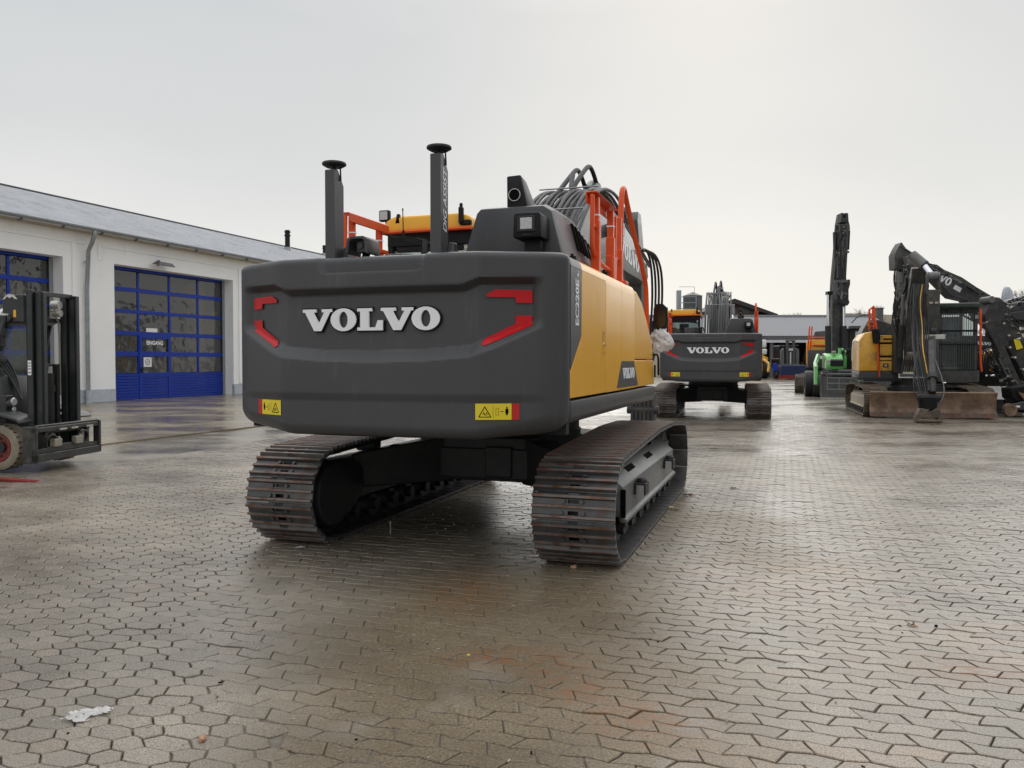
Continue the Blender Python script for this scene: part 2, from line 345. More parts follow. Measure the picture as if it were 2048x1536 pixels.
# ------------------------------------------------------------------ ground
TH = R(18.4)
def sheet(name, pts, z, material, kind='structure'):
    m = M(); m.add([(p[0], p[1], z) for p in pts], [tuple(range(len(pts)))]); o = O(name, m, material); o['kind'] = kind; return o
g0 = sheet('ground', [(-700, -300), (700, -300), (700, 1500), (-700, 1500)], -.03, MT['concrete'])
tag(g0, 'wet grey concrete yard slab reaching back to the far hall')
EDGE = [(-8.9, -2), (-6.95, 8.6), (-5.85, 11.8), (-4.2, 17.8), (-2.9, 22.6)]
def edge_x(y):
    for (x0, y0), (x1, y1) in zip(EDGE, EDGE[1:]):
        if y < y1: return x0 + (x1 - x0) * (y - y0) / (y1 - y0)
    return EDGE[-1][0]
FAR = 22.6
yard = sheet('paved_yard', EDGE[:-1] + [(EDGE[-1][0], FAR), (26, FAR), (26, -2)], -.014, MT['joint_sand'])
tag(yard, 'wet grey interlocking block paving of the yard')
# concrete apron in front of the workshop, laid in bays with open joints
def apron():
    base = Vector((-14.5, 30.0)); d = Vector((math.sin(R(20.1)), math.cos(R(20.1)))); n = Vector((d.y, -d.x))
    k = 0
    for i in range(-7, 7):
        for j in range(3):
            s0, s1 = i * 5.0, i * 5.0 + 4.985
            t0, t1 = -1 + j * 4.3, -1 + j * 4.3 + 4.285
            P = [base + d * s0 + n * t0, base + d * s1 + n * t0, base + d * s1 + n * t1, base + d * s0 + n * t1]
            P = [(min(p.x, edge_x(p.y) - .03) if p.y < 22.6 else p.x, p.y) for p in P]
            if max(p[0] for p in P) - min(p[0] for p in P) < .5 or abs(P[1][0] - P[2][0]) < .1: continue
            m = M(); m.prism(P, -.028, -.002 + rnd.uniform(-.001, .001), 'z'); o = O('concrete_slab', m, MT['apron'], g0); k += 1
    # slabs of the yard behind the paving
    for i in range(-1, 9):
        for j in range(7):
            x0 = -2.2 + i * 5; y0 = FAR + .02 + j * 6
            m = M(); m.span((x0, y0, -.028), (x0 + 4.985, y0 + 5.985, -.003 + rnd.uniform(-.001, .001))); O('concrete_slab', m, MT['concrete'], g0)
apron()
# block paving: interlocking stones in courses across the yard
E1, E2 = Vector((math.cos(TH), -math.sin(TH))), Vector((math.sin(TH), math.cos(TH)))
def stones():
    S = []
    rr = random.Random(3)
    def keep(P):
        c = sum(P, Vector((0, 0))) / len(P)
        if c.y < 2.2 or c.y > FAR - .1 or c.x < edge_x(c.y) + .1: return None
        if abs(c.x) > .66 * c.y + .8: return None
        return c
    bnd = lambda c: c.x + .30 * c.y + .15 + .25 * math.sin(c.y * 1.7)
    # (a) S-shaped stones
    Lb, Wb = .196, .099
    bend = {}
    def curved(P):
        out_ = []
        for a, b in zip(P, P[1:] + P[:1]):
            k = (round(a.x * 2000) + round(b.x * 2000), round(a.y * 2000) + round(b.y * 2000))
            if k not in bend: bend[k] = rr.gauss(0, .0022), rr.gauss(0, .0022)
            out_ += [a, (a + b) / 2 + Vector(bend[k])]
        return out_
    jit = {}
    def vtx(i, j):
        if (i, j) not in jit:
            corner_up = (i + j) % 2 == 0          # corner of the course above this line
            row = j if corner_up else j - 1
            s = .020 * (1 if row % 2 else -1) * (1 if corner_up else -1)
            y = .0085 * (1 if i % 2 else -1)
            jit[(i, j)] = E1 * (i * Lb / 2 + s + rr.gauss(0, .0022)) + E2 * (j * Wb + y + rr.gauss(0, .0022))
        return jit[(i, j)]
    for j in range(-30, 260):
        for i in range(-170, 210):
            if (i + j) % 2: continue
            P = [vtx(i, j), vtx(i + 1, j), vtx(i + 2, j), vtx(i + 2, j + 1), vtx(i + 1, j + 1), vtx(i, j + 1)]
            c = keep(P)
            if c and bnd(c) > -.06: S.append((c, curved(P) if c.y < 13 else P))
    # (b) hexagonal stones, long and short by turns
    pitch = []; x = -22.0; k = 0
    while x < 8: fl = (.066, .135, .078, .12)[k % 4]; pitch.append((x, fl)); x += fl + .044; k += 1
    Hh = .112
    jb = {}
    def vb(a, b_, k2):
        key = (round(a * 500), round(b_ * 500))
        if key not in jb: jb[key] = Vector((rr.gauss(0, .0055), rr.gauss(0, .0045)))
        return E1 * a + E2 * b_ + jb[key]
    for k, (x, fl) in enumerate(pitch):
        for j in range(-30, 210):
            y = j * Hh + (Hh / 2 if k % 2 else 0)
            P = [vb(x, y, 0), vb(x + fl, y, 0), vb(x + fl + .044, y + Hh / 2, 0), vb(x + fl, y + Hh, 0), vb(x, y + Hh, 0), vb(x - .044, y + Hh / 2, 0)]
            c = keep(P)
            if c and bnd(c) <= .03: S.append((c, curved(P) if c.y < 13 else P))
    S.sort(key=lambda q: (q[0].y < 2.9, q[0].length))
    return S
def stone_geo(c, P, rr, full=True):
    inset = .0020 + abs(rr.gauss(0, .0009)); z = rr.gauss(0, .0013); tx, ty = rr.gauss(0, .008), rr.gauss(0, .008)
    def ring(off, dz):
        o_ = []
        for p in P:
            d = (p - c); a1, a2 = d.dot(E1), d.dot(E2); q = p - E1 * (max(-1, min(1, a1 / .03)) * off) - E2 * (max(-1, min(1, a2 / .02)) * off)
            o_.append((q.x, q.y, z + dz + (q.x - c.x) * tx + (q.y - c.y) * ty))
        return o_
    n = len(P)
    if not full: return ring(inset, 0), [tuple(range(n))]
    v = ring(inset + .0035, 0) + ring(inset + .0006, -.003) + ring(inset, -.016)
    f = [tuple(range(n))] + [(i, n + i, n + (i + 1) % n, (i + 1) % n) for i in range(n)] + [(n + i, 2 * n + i, 2 * n + (i + 1) % n, n + (i + 1) % n) for i in range(n)]
    return v, f
def tone(c, rr):
    g = 1 + rr.gauss(0, .07); pink = 1.0 if rr.random() > .05 else 1.06
    redz = (c.x > .6 and 2.3 < c.y < 3.2 and c.x < 1.6) or (c.x > 2.3 and 3.4 < c.y < 4.6) or (1.2 < c.x < 2.4 and 5.2 < c.y < 6.2)
    if redz and rr.random() < .6: pink = rr.uniform(1.04, 1.13)
    return (g * pink, g, g / (1 + (pink - 1) * .6), 1)
def build_paving():
    rr = random.Random(11); S = stones()
    big = ([], [], [])
    for k, (c, P) in enumerate(S):
        if k < 300:
            v, f = stone_geo(c, P, rr); v = [(a - c.x, b - c.y, z) for a, b, z in v]
            me = bpy.data.meshes.new('paver'); me.from_pydata(v, [], f); me.materials.append(MT['paver']); t = tone(c, rr)
            ca = me.color_attributes.new('tone', 'FLOAT_COLOR', 'POINT'); ca.data.foreach_set('color', list(t) * len(v))
            o = bpy.data.objects.new('paver', me); COL.objects.link(o); o.parent = yard; o.location = (c.x, c.y, 0)
        else:
            v, f = stone_geo(c, P, rr, c.y < 13); b = len(big[0]); t = tone(c, rr)
            big[0].extend(v); big[1].extend(tuple(i + b for i in q) for q in f); big[2].extend(list(t) * len(v))
    me = bpy.data.meshes.new('paving_stones'); me.from_pydata(big[0], [], big[1]); me.materials.append(MT['paver'])
    ca = me.color_attributes.new('tone', 'FLOAT_COLOR', 'POINT'); ca.data.foreach_set('color', big[2])
    o = bpy.data.objects.new('paving_stones', me); COL.objects.link(o); o.parent = yard; o['kind'] = 'stuff'
    # grit washed into the joints in front of the machine: a low sheet that stands just under the stone tops
    m = M(); n = 60
    def gz(x, y):
        a = max(0, 1 - ((x + .05) / 1.5) ** 2 - ((y - 4.2) / 2.7) ** 2); q = math.sin(x * 7 + 2 * math.sin(y * 5)) * math.sin(y * 6.3 + x * 3)
        return -.0145 + .0098 * min(1, a * 3.2) * (.75 + .35 * q)
    X = [-1.8 + 3.6 * i / n for i in range(n + 1)]; Y = [1.6 + 5.6 * i / n for i in range(n + 1)]
    m.add([(x, y, gz(x, y)) for y in Y for x in X], [(j * (n + 1) + i, j * (n + 1) + i + 1, (j + 1) * (n + 1) + i + 1, (j + 1) * (n + 1) + i) for j in range(n) for i in range(n)])
    O('joint_grit', m, MT['grit_fill'], yard, kind='stuff')
build_paving()

# ------------------------------------------------------------------ crawler track
def track_path(rear=(-1.86, .40), front=(1.84, .40), r=.366, up=((-1.0, .80), (.0, .838), (.9, .83)), base=.026):
    """closed loop (y, z) of the shoe plates: ground run to the rear, round the sprocket, over the top, round the idler"""
    P = []
    P += [(front[0] - .0 - i * (front[0] - rear[0] - .0) / 20, base) for i in range(21)]
    zc = rear[1]; a0 = -math.pi / 2
    for i in range(17):
        a = -math.pi / 2 - math.pi * i / 16; rad_z = (zc - base) if math.sin(a) < 0 else r
        P.append((rear[0] + r * math.cos(a) * 1.0, zc + rad_z * math.sin(a)))
    P += list(up)
    for i in range(17):
        a = math.pi / 2 - math.pi * i / 16; rad_z = (front[1] - base) if math.sin(a) < 0 else r
        P.append((front[0] + r * math.cos(a), front[1] + rad_z * math.sin(a)))
    Q = P + [P[0]]; seg = [math.dist(a, b) for a, b in zip(Q, Q[1:])]; T = sum(seg)
    def f(s):
        s %= T
        for (a, b), l in zip(zip(Q, Q[1:]), seg):
            if s <= l: t = s / max(l, 1e-9); return a[0] + (b[0] - a[0]) * t, a[1] + (b[1] - a[1]) * t
            s -= l
        return Q[0]
    return f, T
def shoe_mesh(W, pitch, plain=False, mats=('steel_shoe', 'rusty_edge', 'steel_shoe', 'ink')):
    m = M(); h = pitch / 2 - .003
    prof = [(-h + .014, -.012), (-h, -.006), (-h, .0), (-h + .012, .001), (-h + .018, .024), (-h + .034, .024), (-h + .040, .001), (-.012, .001), (-.009, .021), (.009, .021), (.012, .001), (h - .045, .001), (h - .036, .024), (h - .016, .024), (h - .010, .004), (h - .002, -.003), (h - .002, -.006), (h - .014, -.012)]
    if plain: m.prism(prof, -W / 2, W / 2)
    else:
        m.prism(prof, -W / 2, -.038); m.prism(prof, .038, W / 2)
        slot = (-.058, -.030); slot2 = (.024, .048)
        k1 = [p for p in prof]
        # bridge across the middle with two slots left open
        m.span((-.038, -h, -.012), (.038, slot[0], .001)); m.span((-.038, slot[1], -.012), (.038, slot2[0], .001)); m.span((-.038, slot2[1], -.012), (.038, h - .002, .0))
        m.prism([(-h + .018, .001), (-h + .02, .024), (-h + .032, .024), (-h + .034, .001)], -.038, .038); m.prism([(h - .045, .001), (h - .036, .024), (h - .016, .024), (h - .012, .001)], -.038, .038); m.prism([(-.012, .001), (-.009, .021), (.009, .021), (.012, .001)], -.038, .038)
        for x, y in ((-.078, -.044), (.078, -.044), (-.066, .036), (.066, .036)): m.cyl((x, y, 0), (x, y, .02), .0145, .012, n=8, m=2)
    # rusty wear strips on the three grousers
    for y in (-h + .026, 0, h - .026): m.box((0, y, .0235), (W + .002, .0175, .009), None, 1)
    return m
def crawler(parent, xs=(-1.195, 1.195), W=.6, n=48, detail=True, frame='frame_grey', inner='frame_dark', shoemats=None, path=None, steps=True, off=0.0):
    f, T = path or track_path(); pitch = T / n
    sm = [MT[k] for k in (shoemats or ('steel_shoe', 'rusty_edge', 'steel_shoe', 'ink'))]
    me = None
    for sx in xs:
        sg = 1 if sx > 0 else -1
        # link chain
        m = M()
        for i in range(n):
            (y0, z0), (y1, z1) = f((i - .1) * pitch), f((i + .95) * pitch); t = Vector((y1 - y0, z1 - z0)).normalized(); nn = Vector((-t.y, t.x)); c = Vector(((y0 + y1) / 2, (z0 + z1) / 2)) - nn * .05
            for dx in (-.085, .085): m.box((sx + dx, c.x, c.y), (.035, pitch * 1.02, .085), (math.atan2(t.y, t.x), 0, 0))
        ch = O('track_chain', m, MT['frame_dark'], parent)
        if detail:
            if me is None: me = O('track_shoe', shoe_mesh(W, pitch), sm, ch).data; first = [o for o in ch.children][0]
            for i in range(n):
                (y0, z0), (y1, z1) = f((i + .02) * pitch), f((i + .98) * pitch); t = Vector((y1 - y0, z1 - z0)).normalized()
                o = first if (i == 0 and first is not None) else bpy.data.objects.new('track_shoe', me)
                if o is not first: COL.objects.link(o)
                o.parent = ch; o.location = (sx, (y0 + y1) / 2, (z0 + z1) / 2); o.rotation_euler = (math.atan2(t.y, t.x), 0, 0)
            first = None
        else:
            m = M(); sh = shoe_mesh(W, pitch, True)
            for i in range(n):
                (y0, z0), (y1, z1) = f(i * pitch), f((i + .96) * pitch); t = Vector((y1 - y0, z1 - z0)).normalized()
                T_ = Matrix.Translation((sx, (y0 + y1) / 2, (z0 + z1) / 2)) @ Matrix.Rotation(math.atan2(t.y, t.x), 4, 'X'); b = len(m.v)
                m.v += [tuple(T_ @ Vector(p)) for p in sh.v]; m.f += [tuple(q + b for q in g) for g in sh.f]; m.m += sh.m
            O('track_shoes', m, sm, ch, kind='stuff')
        # side frame with sloping top, outer web and lower lip
        m = M(); xo = sx + sg * .215; xi = sx - sg * .17
        m.prism([(xi, .64), (sx + sg * .06, .635), (xo, .505), (xo, .27), (xo + sg * .03, .255), (xo + sg * .03, .225), (xo - sg * .03, .225), (xo - sg * .04, .27), (xi, .27)], -1.46, 1.50, 'y')
        m.span((sx - sg * .12, -1.9, .30), (sx + sg * .12, -1.40, .62)); m.span((sx - sg * .12, 1.45, .30), (sx + sg * .12, 1.85, .58))
        fr = O('track_frame', m, MT[frame], parent, bev=.012, seg=2)
        if detail:
            for y in (-.75, .25):                                  # black plates painting the shade of slots in the sloping top
                m = M(); m.box((sx + sg * .135, y, .5735), (.055, .34, .006), (0, sg * R(40.2), 0))
                O('painted_slot', m, MT['ink'], fr)
            m = M(); m.box((xo + .0, -1.47, .38), (.04, .012, .22)); O('painted_gap', m, MT['ink'], fr)  # black strip painted as the shade of a gap
        if steps:
            for y in (-.92, .82):
                m = M(); m.span((xo, y - .09, .46), (xo + sg * .10, y + .09, .475)); m.span((xo + sg * .085, y - .09, .375), (xo + sg * .10, y + .09, .475)); m.span((xo, y - .09, .38), (xo + sg * .02, y - .07, .46)); m.cyl((xo + sg * .05, y + .02, .475), (xo + sg * .05, y + .02, .505), .05, .04)
                O('step', m, MT['frame_dark'], fr, bev=.006)
        # sprocket, idler, rollers
        m = M(); m.cyl((sx - .05, -1.86, .40), (sx + .05, -1.86, .40), .30, n=24)
        for i in range(11):
            a = 2 * math.pi * i / 11; m.box((sx, -1.86 + .31 * math.cos(a), .40 + .31 * math.sin(a)), (.06, .07, .10), (a, 0, 0))
        O('sprocket', m, MT['frame_dark'], parent)
        m = M(); m.cyl((sx - sg * .06, -1.86, .40), (sx - sg * .30, -1.86, .40), .30, .26, n=28); m.prism([(-1.95, .665), (-1.45, .655), (-1.28, .55), (-1.28, .34), (-1.5, .19), (-1.86, .12), (-2.02, .17)], sx - sg * .15, sx - sg * .24); m.cyl((sx + sg * .06, -1.86, .40), (sx + sg * .13, -1.86, .40), .22, .2, n=24)
        O('final_drive', m, MT[inner], parent, bev=.01)
        m = M(); m.cyl((sx - .075, 1.84, .40), (sx + .075, 1.84, .40), .29, n=28); m.cyl((sx - .04, 1.84, .40), (sx + .04, 1.84, .40), .32, n=28); m.cyl((sx - .12, 1.84, .40), (sx + .12, 1.84, .40), .1); O('idler_wheel', m, MT[frame], parent)
        for i in range(8):
            y = -1.32 + i * .377
            m = M(); m.cyl((sx - .15, y, .155), (sx - .05, y, .155), .10, .085); m.cyl((sx + .05, y, .155), (sx + .15, y, .155), .085, .10); m.cyl((sx - .2, y, .165), (sx + .2, y, .165), .055); m.box((sx + sg * .19, y, .225), (.05, .13, .09)); O('track_roller', m, MT['frame_dark'], parent)
        for y in (-.75, .72):
            m = M(); m.cyl((sx - .1, y, .70), (sx + .1, y, .70), .07); m.box((sx - sg * .05, y, .64), (.06, .08, .14)); O('carrier_roller', m, MT['frame_dark'], parent)
# ------------------------------------------------------------------ large excavator seen from behind (x right, y forward, z up)
def cw_base(x):
    """y of the counterweight's rear face before panel relief"""
    a = abs(x + .02); t = min(1, max(0, (a - .69) / .10))
    return -2.865 + .05 * min(a, .69) ** 2 + (0 if a < .69 else (a - .69) * .06 + .38 * (.10 * (t ** 3 - t ** 4 / 2) + max(0, a - .79)))
def lerp_tab(t, x):
    for (a, b), (c, d) in zip(t, t[1:]):
        if x <= c: return b + (d - b) * max(0, (x - a) / (c - a))
    return t[-1][1]
ZT = [(0, 1.985), (.66, 1.985), (.78, 2.03), (1.4, 2.035)]           # upper edge of the recess
ZB = [(0, 1.478), (.4, 1.488), (.70, 1.512), (.85, 1.565), (1.0, 1.64), (1.12, 1.70), (1.4, 1.71)]
def sst(a, b, x):
    t = min(1, max(0, (x - a) / (b - a))); return t * t * (3 - 2 * t)
def lin(a, b, x): return min(1, max(0, (x - a) / (b - a)))
def cw_depth(x, z):
    ax = abs(x + .045); zt, zb = lerp_tab(ZT, ax), lerp_tab(ZB, ax)
    D = .066 * (1 - lin(1.095, 1.15, ax))
    d = D * lin(zt, zt - .042, z) * lin(zb, zb + .082 - .02 * lin(.8, 1.1, ax), z)
    # centre notch below the top edge
    e = max(lin(.40, .36, ax + (z - 2.16) * -.35), 0)
    d += .045 * e * lin(2.086, 2.096, z)
    # slight chamfer under the lower band
    d += .012 * lin(1.27, 1.22, z) * (1 - lin(1.0, 1.2, ax))
    return d
def cw_surf(x, z, eps=.003): return cw_base(x) + cw_depth(x, z) - eps
def counterweight(root):
    prof = []                                                        # (x, y, nx, ny, is_rear)
    yc = cw_base(1.10 - .02)
    side = [(1.265, -2.495, 1, 0)]
    for i in range(15):
        t = i / 14; b0, b1, b2 = (1 - t) ** 2, 2 * t * (1 - t), t * t
        px_, py_ = 1.265 * b0 + 1.265 * b1 + 1.10 * b2, -2.52 * b0 + (yc + .0825) * b1 + yc * b2
        tx_, ty_ = (0 * (1 - t) + (1.10 - 1.265) * t), ((yc + .0825 + 2.52) * (1 - t) + (-.0825) * t); l_ = math.hypot(tx_, ty_); side.append((px_, py_, -ty_ / l_, tx_ / l_))
    for px_, py_, nx_, ny_ in side: prof.append((-px_ - .02, py_, -nx_, ny_, 0))
    nr = 160
    for i in range(1, nr): x = -1.12 + 2.20 * i / nr; d_ = (cw_base(x + .004) - cw_base(x - .004)) / .008; prof.append((x, cw_base(x), d_, -1, 1))
    for px_, py_, nx_, ny_ in side[::-1]: prof.append((px_ - .02, py_, nx_, ny_, 0))
    zs = [.975 + 1.225 * j / 130 for j in range(131)]
    def zrem(x): return .99 + .03 * lin(.5, 1.2, abs(x))
    V = []
    for z in zs:
        for x, y, nx, ny, r in prof:
            l = math.hypot(nx, ny); d = cw_depth(x, z) * (1 if r else 1)
            if r == 0: d = cw_depth(x, z) * max(0, -ny)
            tf = .045; t = z - (2.20 - tf)
            if t > 0: d += tf - math.sqrt(max(0, tf * tf - t * t))
            k = lin(.7, 1.2, abs(x)); bf = .08 + .06 * k; bh = .08 + .06 * k; t = (.975 + .04 * k + bh) - z; zz = z
            if t > 0: d += bf * (1 - math.sqrt(max(0, 1 - min(1, t / bh) ** 2)))
            V.append((x - nx / l * d, y - ny / l * d, max(zz, .975 + .04 * k)))
    n = len(prof); F = [(j * n + i, j * n + i + 1, (j + 1) * n + i + 1, (j + 1) * n + i) for j in range(len(zs) - 1) for i in range(n - 1)]
    b = len(V); F.append(tuple(range(n))[::-1]); F.append(tuple(range((len(zs) - 1) * n, len(zs) * n)))
    F.append(tuple(j * n for j in range(len(zs)))[::-1] + tuple(j * n + n - 1 for j in range(len(zs)))) if False else None
    F = [f for f in F if f]
    m = M(); m.add(V, F); cw = O('counterweight', m, MT['anthracite'], root, ang=28)
    m = M(); m.span((-1.22, -2.50, 1.0), (1.22, -2.42, 2.19)); O('counterweight_front', m, MT['black'], cw)
    # raised brand letters: dark rim, white face
    H, X0, Z0 = .150, -.588, 1.696
    for k in range(5):
        m = M()
        letter_mesh(m, k, lambda u, v, w_: (X0 + u * H * 1.055, cw_surf(X0 + u * H * 1.055, 1.77, .020 if w_ else -.01), Z0 + v * H), 1, grow=.055)
        letter_mesh(m, k, lambda u, v, w_: (X0 + u * H * 1.055, cw_surf(X0 + u * H * 1.055, 1.77, .026 if w_ else .010), Z0 + v * H), 0)
        O('brand_letter', m, [MT['white_print'], MT['black']], cw)
    # red reflectors
    def decal(name, pts, material, eps=.003, th=.004, parent=cw, sub=14):
        # columns of small quads that follow the curved casting
        xa, xb = min(p[0] for p in pts), max(p[0] for p in pts); nx, nz = 40, 8; cols = []
        for i in range(nx + 1):
            x = xa + 1e-5 + (xb - xa - 2e-5) * i / nx; hit = []
            for p, q in zip(pts, pts[1:] + pts[:1]):
                if (p[0] - x) * (q[0] - x) < 0: hit.append(p[1] + (q[1] - p[1]) * (x - p[0]) / (q[0] - p[0]))
            cols.append((x, min(hit), max(hit)))
        V = []; F = []
        for e in (eps, eps + th):
            for x, lo, hi in cols: V += [(x, cw_surf(x, lo + (hi - lo) * j / nz, e), lo + (hi - lo) * j / nz) for j in range(nz + 1)]
        K = (nx + 1) * (nz + 1); I = lambda i, j: i * (nz + 1) + j
        for i in range(nx):
            for j in range(nz): F.append((K + I(i, j), K + I(i + 1, j), K + I(i + 1, j + 1), K + I(i, j + 1)))
            for j in (0, nz): F.append((I(i, j), I(i + 1, j), K + I(i + 1, j), K + I(i, j)))
        for j in range(nz):
            for i in (0, nx): F.append((I(i, j), I(i, j + 1), K + I(i, j + 1), K + I(i, j)))
        me = bpy.data.meshes.new(name); me.from_pydata(V, [], F); me.materials.append(MT[material])
        o = bpy.data.objects.new(name, me); COL.objects.link(o); o.parent = parent; return o
    for s in (1, -1):
        f = lambda P: [(s * (.775 + (p[0] - .695) * .857) - .045, p[1]) for p in P]; g = lambda P: [(FX(p[0]), p[1]) for p in P]; FX = lambda q: s * q * 1.035 - (.012 if s > 0 else .045)
        decal('reflector', f([(.725, 1.925), (.79, 1.955), (1.035, 1.952), (1.045, 1.94), (1.045, 1.868), (.925, 1.868), (.925, 1.905), (.725, 1.905)]), 'red_reflector')
        decal('reflector', f([(.93, 1.786), (1.045, 1.786), (1.045, 1.722), (.72, 1.588), (.695, 1.60), (.70, 1.63), (.93, 1.735)]), 'red_reflector')
        o = decal('warning_sticker', g([(.690, 1.215), (.900, 1.215), (.900, 1.110), (.690, 1.110)]), 'sticker_yellow', th=.0015)
        decal('warning_sticker', g([(.902, 1.215), (.945, 1.215), (.945, 1.110), (.902, 1.110)]), 'sticker_red', th=.0015)
        e = .0062; y = lambda x, z: cw_surf(x, z, e); m = M()
        def line(a, b, t=.004):
            a, b = Vector(a), Vector(b); d = (b - a).normalized(); q = Vector((-d.y, d.x)) * t / 2
            P = [a + q, b + q, b - q, a - q]; m.add([(p.x, y(p.x, p.y), p.y) for p in P], [(0, 1, 2, 3)])
        T3 = [(FX(.712), 1.128), (FX(.782), 1.128), (FX(.747), 1.195)]
        for a, b in ((0, 1), (1, 2), (2, 0)): line(T3[a], T3[b], .005)
        line((FX(.735), 1.152), (FX(.758), 1.138)); line((FX(.74), 1.160), (FX(.748), 1.14)); line((FX(.755), 1.155), (FX(.762), 1.148), .006)
        line((FX(.795), 1.12), (FX(.795), 1.205), .0012)
        for a, b in (((.811, 1.14), (.826, 1.14)), ((.826, 1.14), (.826, 1.185)), ((.826, 1.185), (.811, 1.185)), ((.811, 1.185), (.811, 1.14))): line((FX(a[0]), a[1]), (FX(b[0]), b[1]), .0015)
        line((FX(.837), 1.163), (FX(.855), 1.163), .004)
        line((FX(.874), 1.14), (FX(.874), 1.185), .010); line((FX(.868), 1.178), (FX(.868), 1.152), .006); line((FX(.880), 1.178), (FX(.880), 1.152), .006); line((FX(.874), 1.187), (FX(.874), 1.195), .007)
        O('pictogram', m, MT['ink'], o)
    # camera with hood on the top edge, plate below it
    m = M(); m.cyl((-.25, -2.55, 2.2), (-.25, -2.55, 2.222), .10, .085, n=20); m.cyl((-.25, -2.53, 2.22), (-.25, -2.50, 2.29), .028)
    cm = O('rear_camera', m, MT['black'], root, bev=.004)
    m = M(); m.prism([(-.36, 2.24), (-.385, 2.26), (-.365, 2.352), (-.33, 2.372), (-.20, 2.372), (-.165, 2.35), (-.15, 2.25), (-.165, 2.238), (-.18, 2.25), (-.195, 2.338), (-.215, 2.35), (-.32, 2.35), (-.34, 2.335), (-.352, 2.252)], -2.64, -2.45, 'y'); m.span((-.31, -2.58, 2.26), (-.21, -2.44, 2.35)); m.v = [(-.255 + (p[0] + .26) * .78, p[1], 2.235 + (p[2] - 2.235) * .95) for p in m.v]; O('camera_hood', m, MT['anthracite_worn'], cm, bev=.004)
    m = M(); m.cyl((-.26, -2.582, 2.305), (-.26, -2.59, 2.305), .022, n=16); O('lens', m, MT['black_gloss'], cm)
def rail_frame(root, sx):
    """folding orange guard rail beside the engine hood"""
    t = M(); x = sx
    t.box((x, -1.30, 2.50), (.055, .055, .60)); t.box((x, -1.30, 2.40), (.07, .07, .42))
    t.box((x, -.72, 2.48), (.055, .055, .62)); t.box((x, -.72, 2.36), (.072, .072, .40))
    t.box((x, -1.02, 2.815), (.09, .86, .012)); t.box((x - sx * .04, -1.02, 2.775), (.012, .86, .085)); t.box((x - sx * .03, -1.02, 2.55), (.03, .84, .04)) if sx < 0 else None
    t.tube([(x, -1.43, 2.80), (x, -1.44, 2.42), (x, -1.40, 2.34), (x, -1.15, 2.29), (x, -.75, 2.27)], .02, smooth=2); t.box((x, -1.37, 2.56), (.03, .12, .03))
    if sx > 0:
        t.box((x, -.36, 2.52), (.055, .055, .54)); t.box((x, -.36, 2.34), (.074, .074, .32)); t.box((x, -.54, 2.50), (.035, .035, .55)); t.box((x, -.45, 2.41), (.03, .14, .03))
        t.prism([(-.78, 2.22), (-.60, 2.2), (-.56, 2.4), (-.78, 2.4)], x - .03, x + .03); t.box((x, -.35, 2.20), (.16, .14, .03))
    if sx < 0: t.v = [(p[0], -1.12 + (p[1] + 1.30) * .9, p[2]) for p in t.v]
    m = O('guard_rail', t, MT['orange'], root, bev=.006)
    for y in ((-1.30, -.72) if sx > 0 else (-1.12, -.60)): t = M(); t.box((x, y, 2.655), (.06, .06, .012)); O('reflective_band', t, MT['white_print'], m)
    if sx > 0:
        t = M(); t.tube([(x, -.30, 2.2), (x, -.27, 2.75), (x, -.23, 3.04), (x, -.13, 3.12), (x, .0, 3.02), (x, .45, 2.74), (x, .95, 2.48), (x, 1.17, 2.33), (x, 1.22, 2.18), (x, 1.30, 1.7), (x, 1.34, 1.3)], .026, n=10, smooth=2)
        O('hand_rail', t, MT['orange'], root)
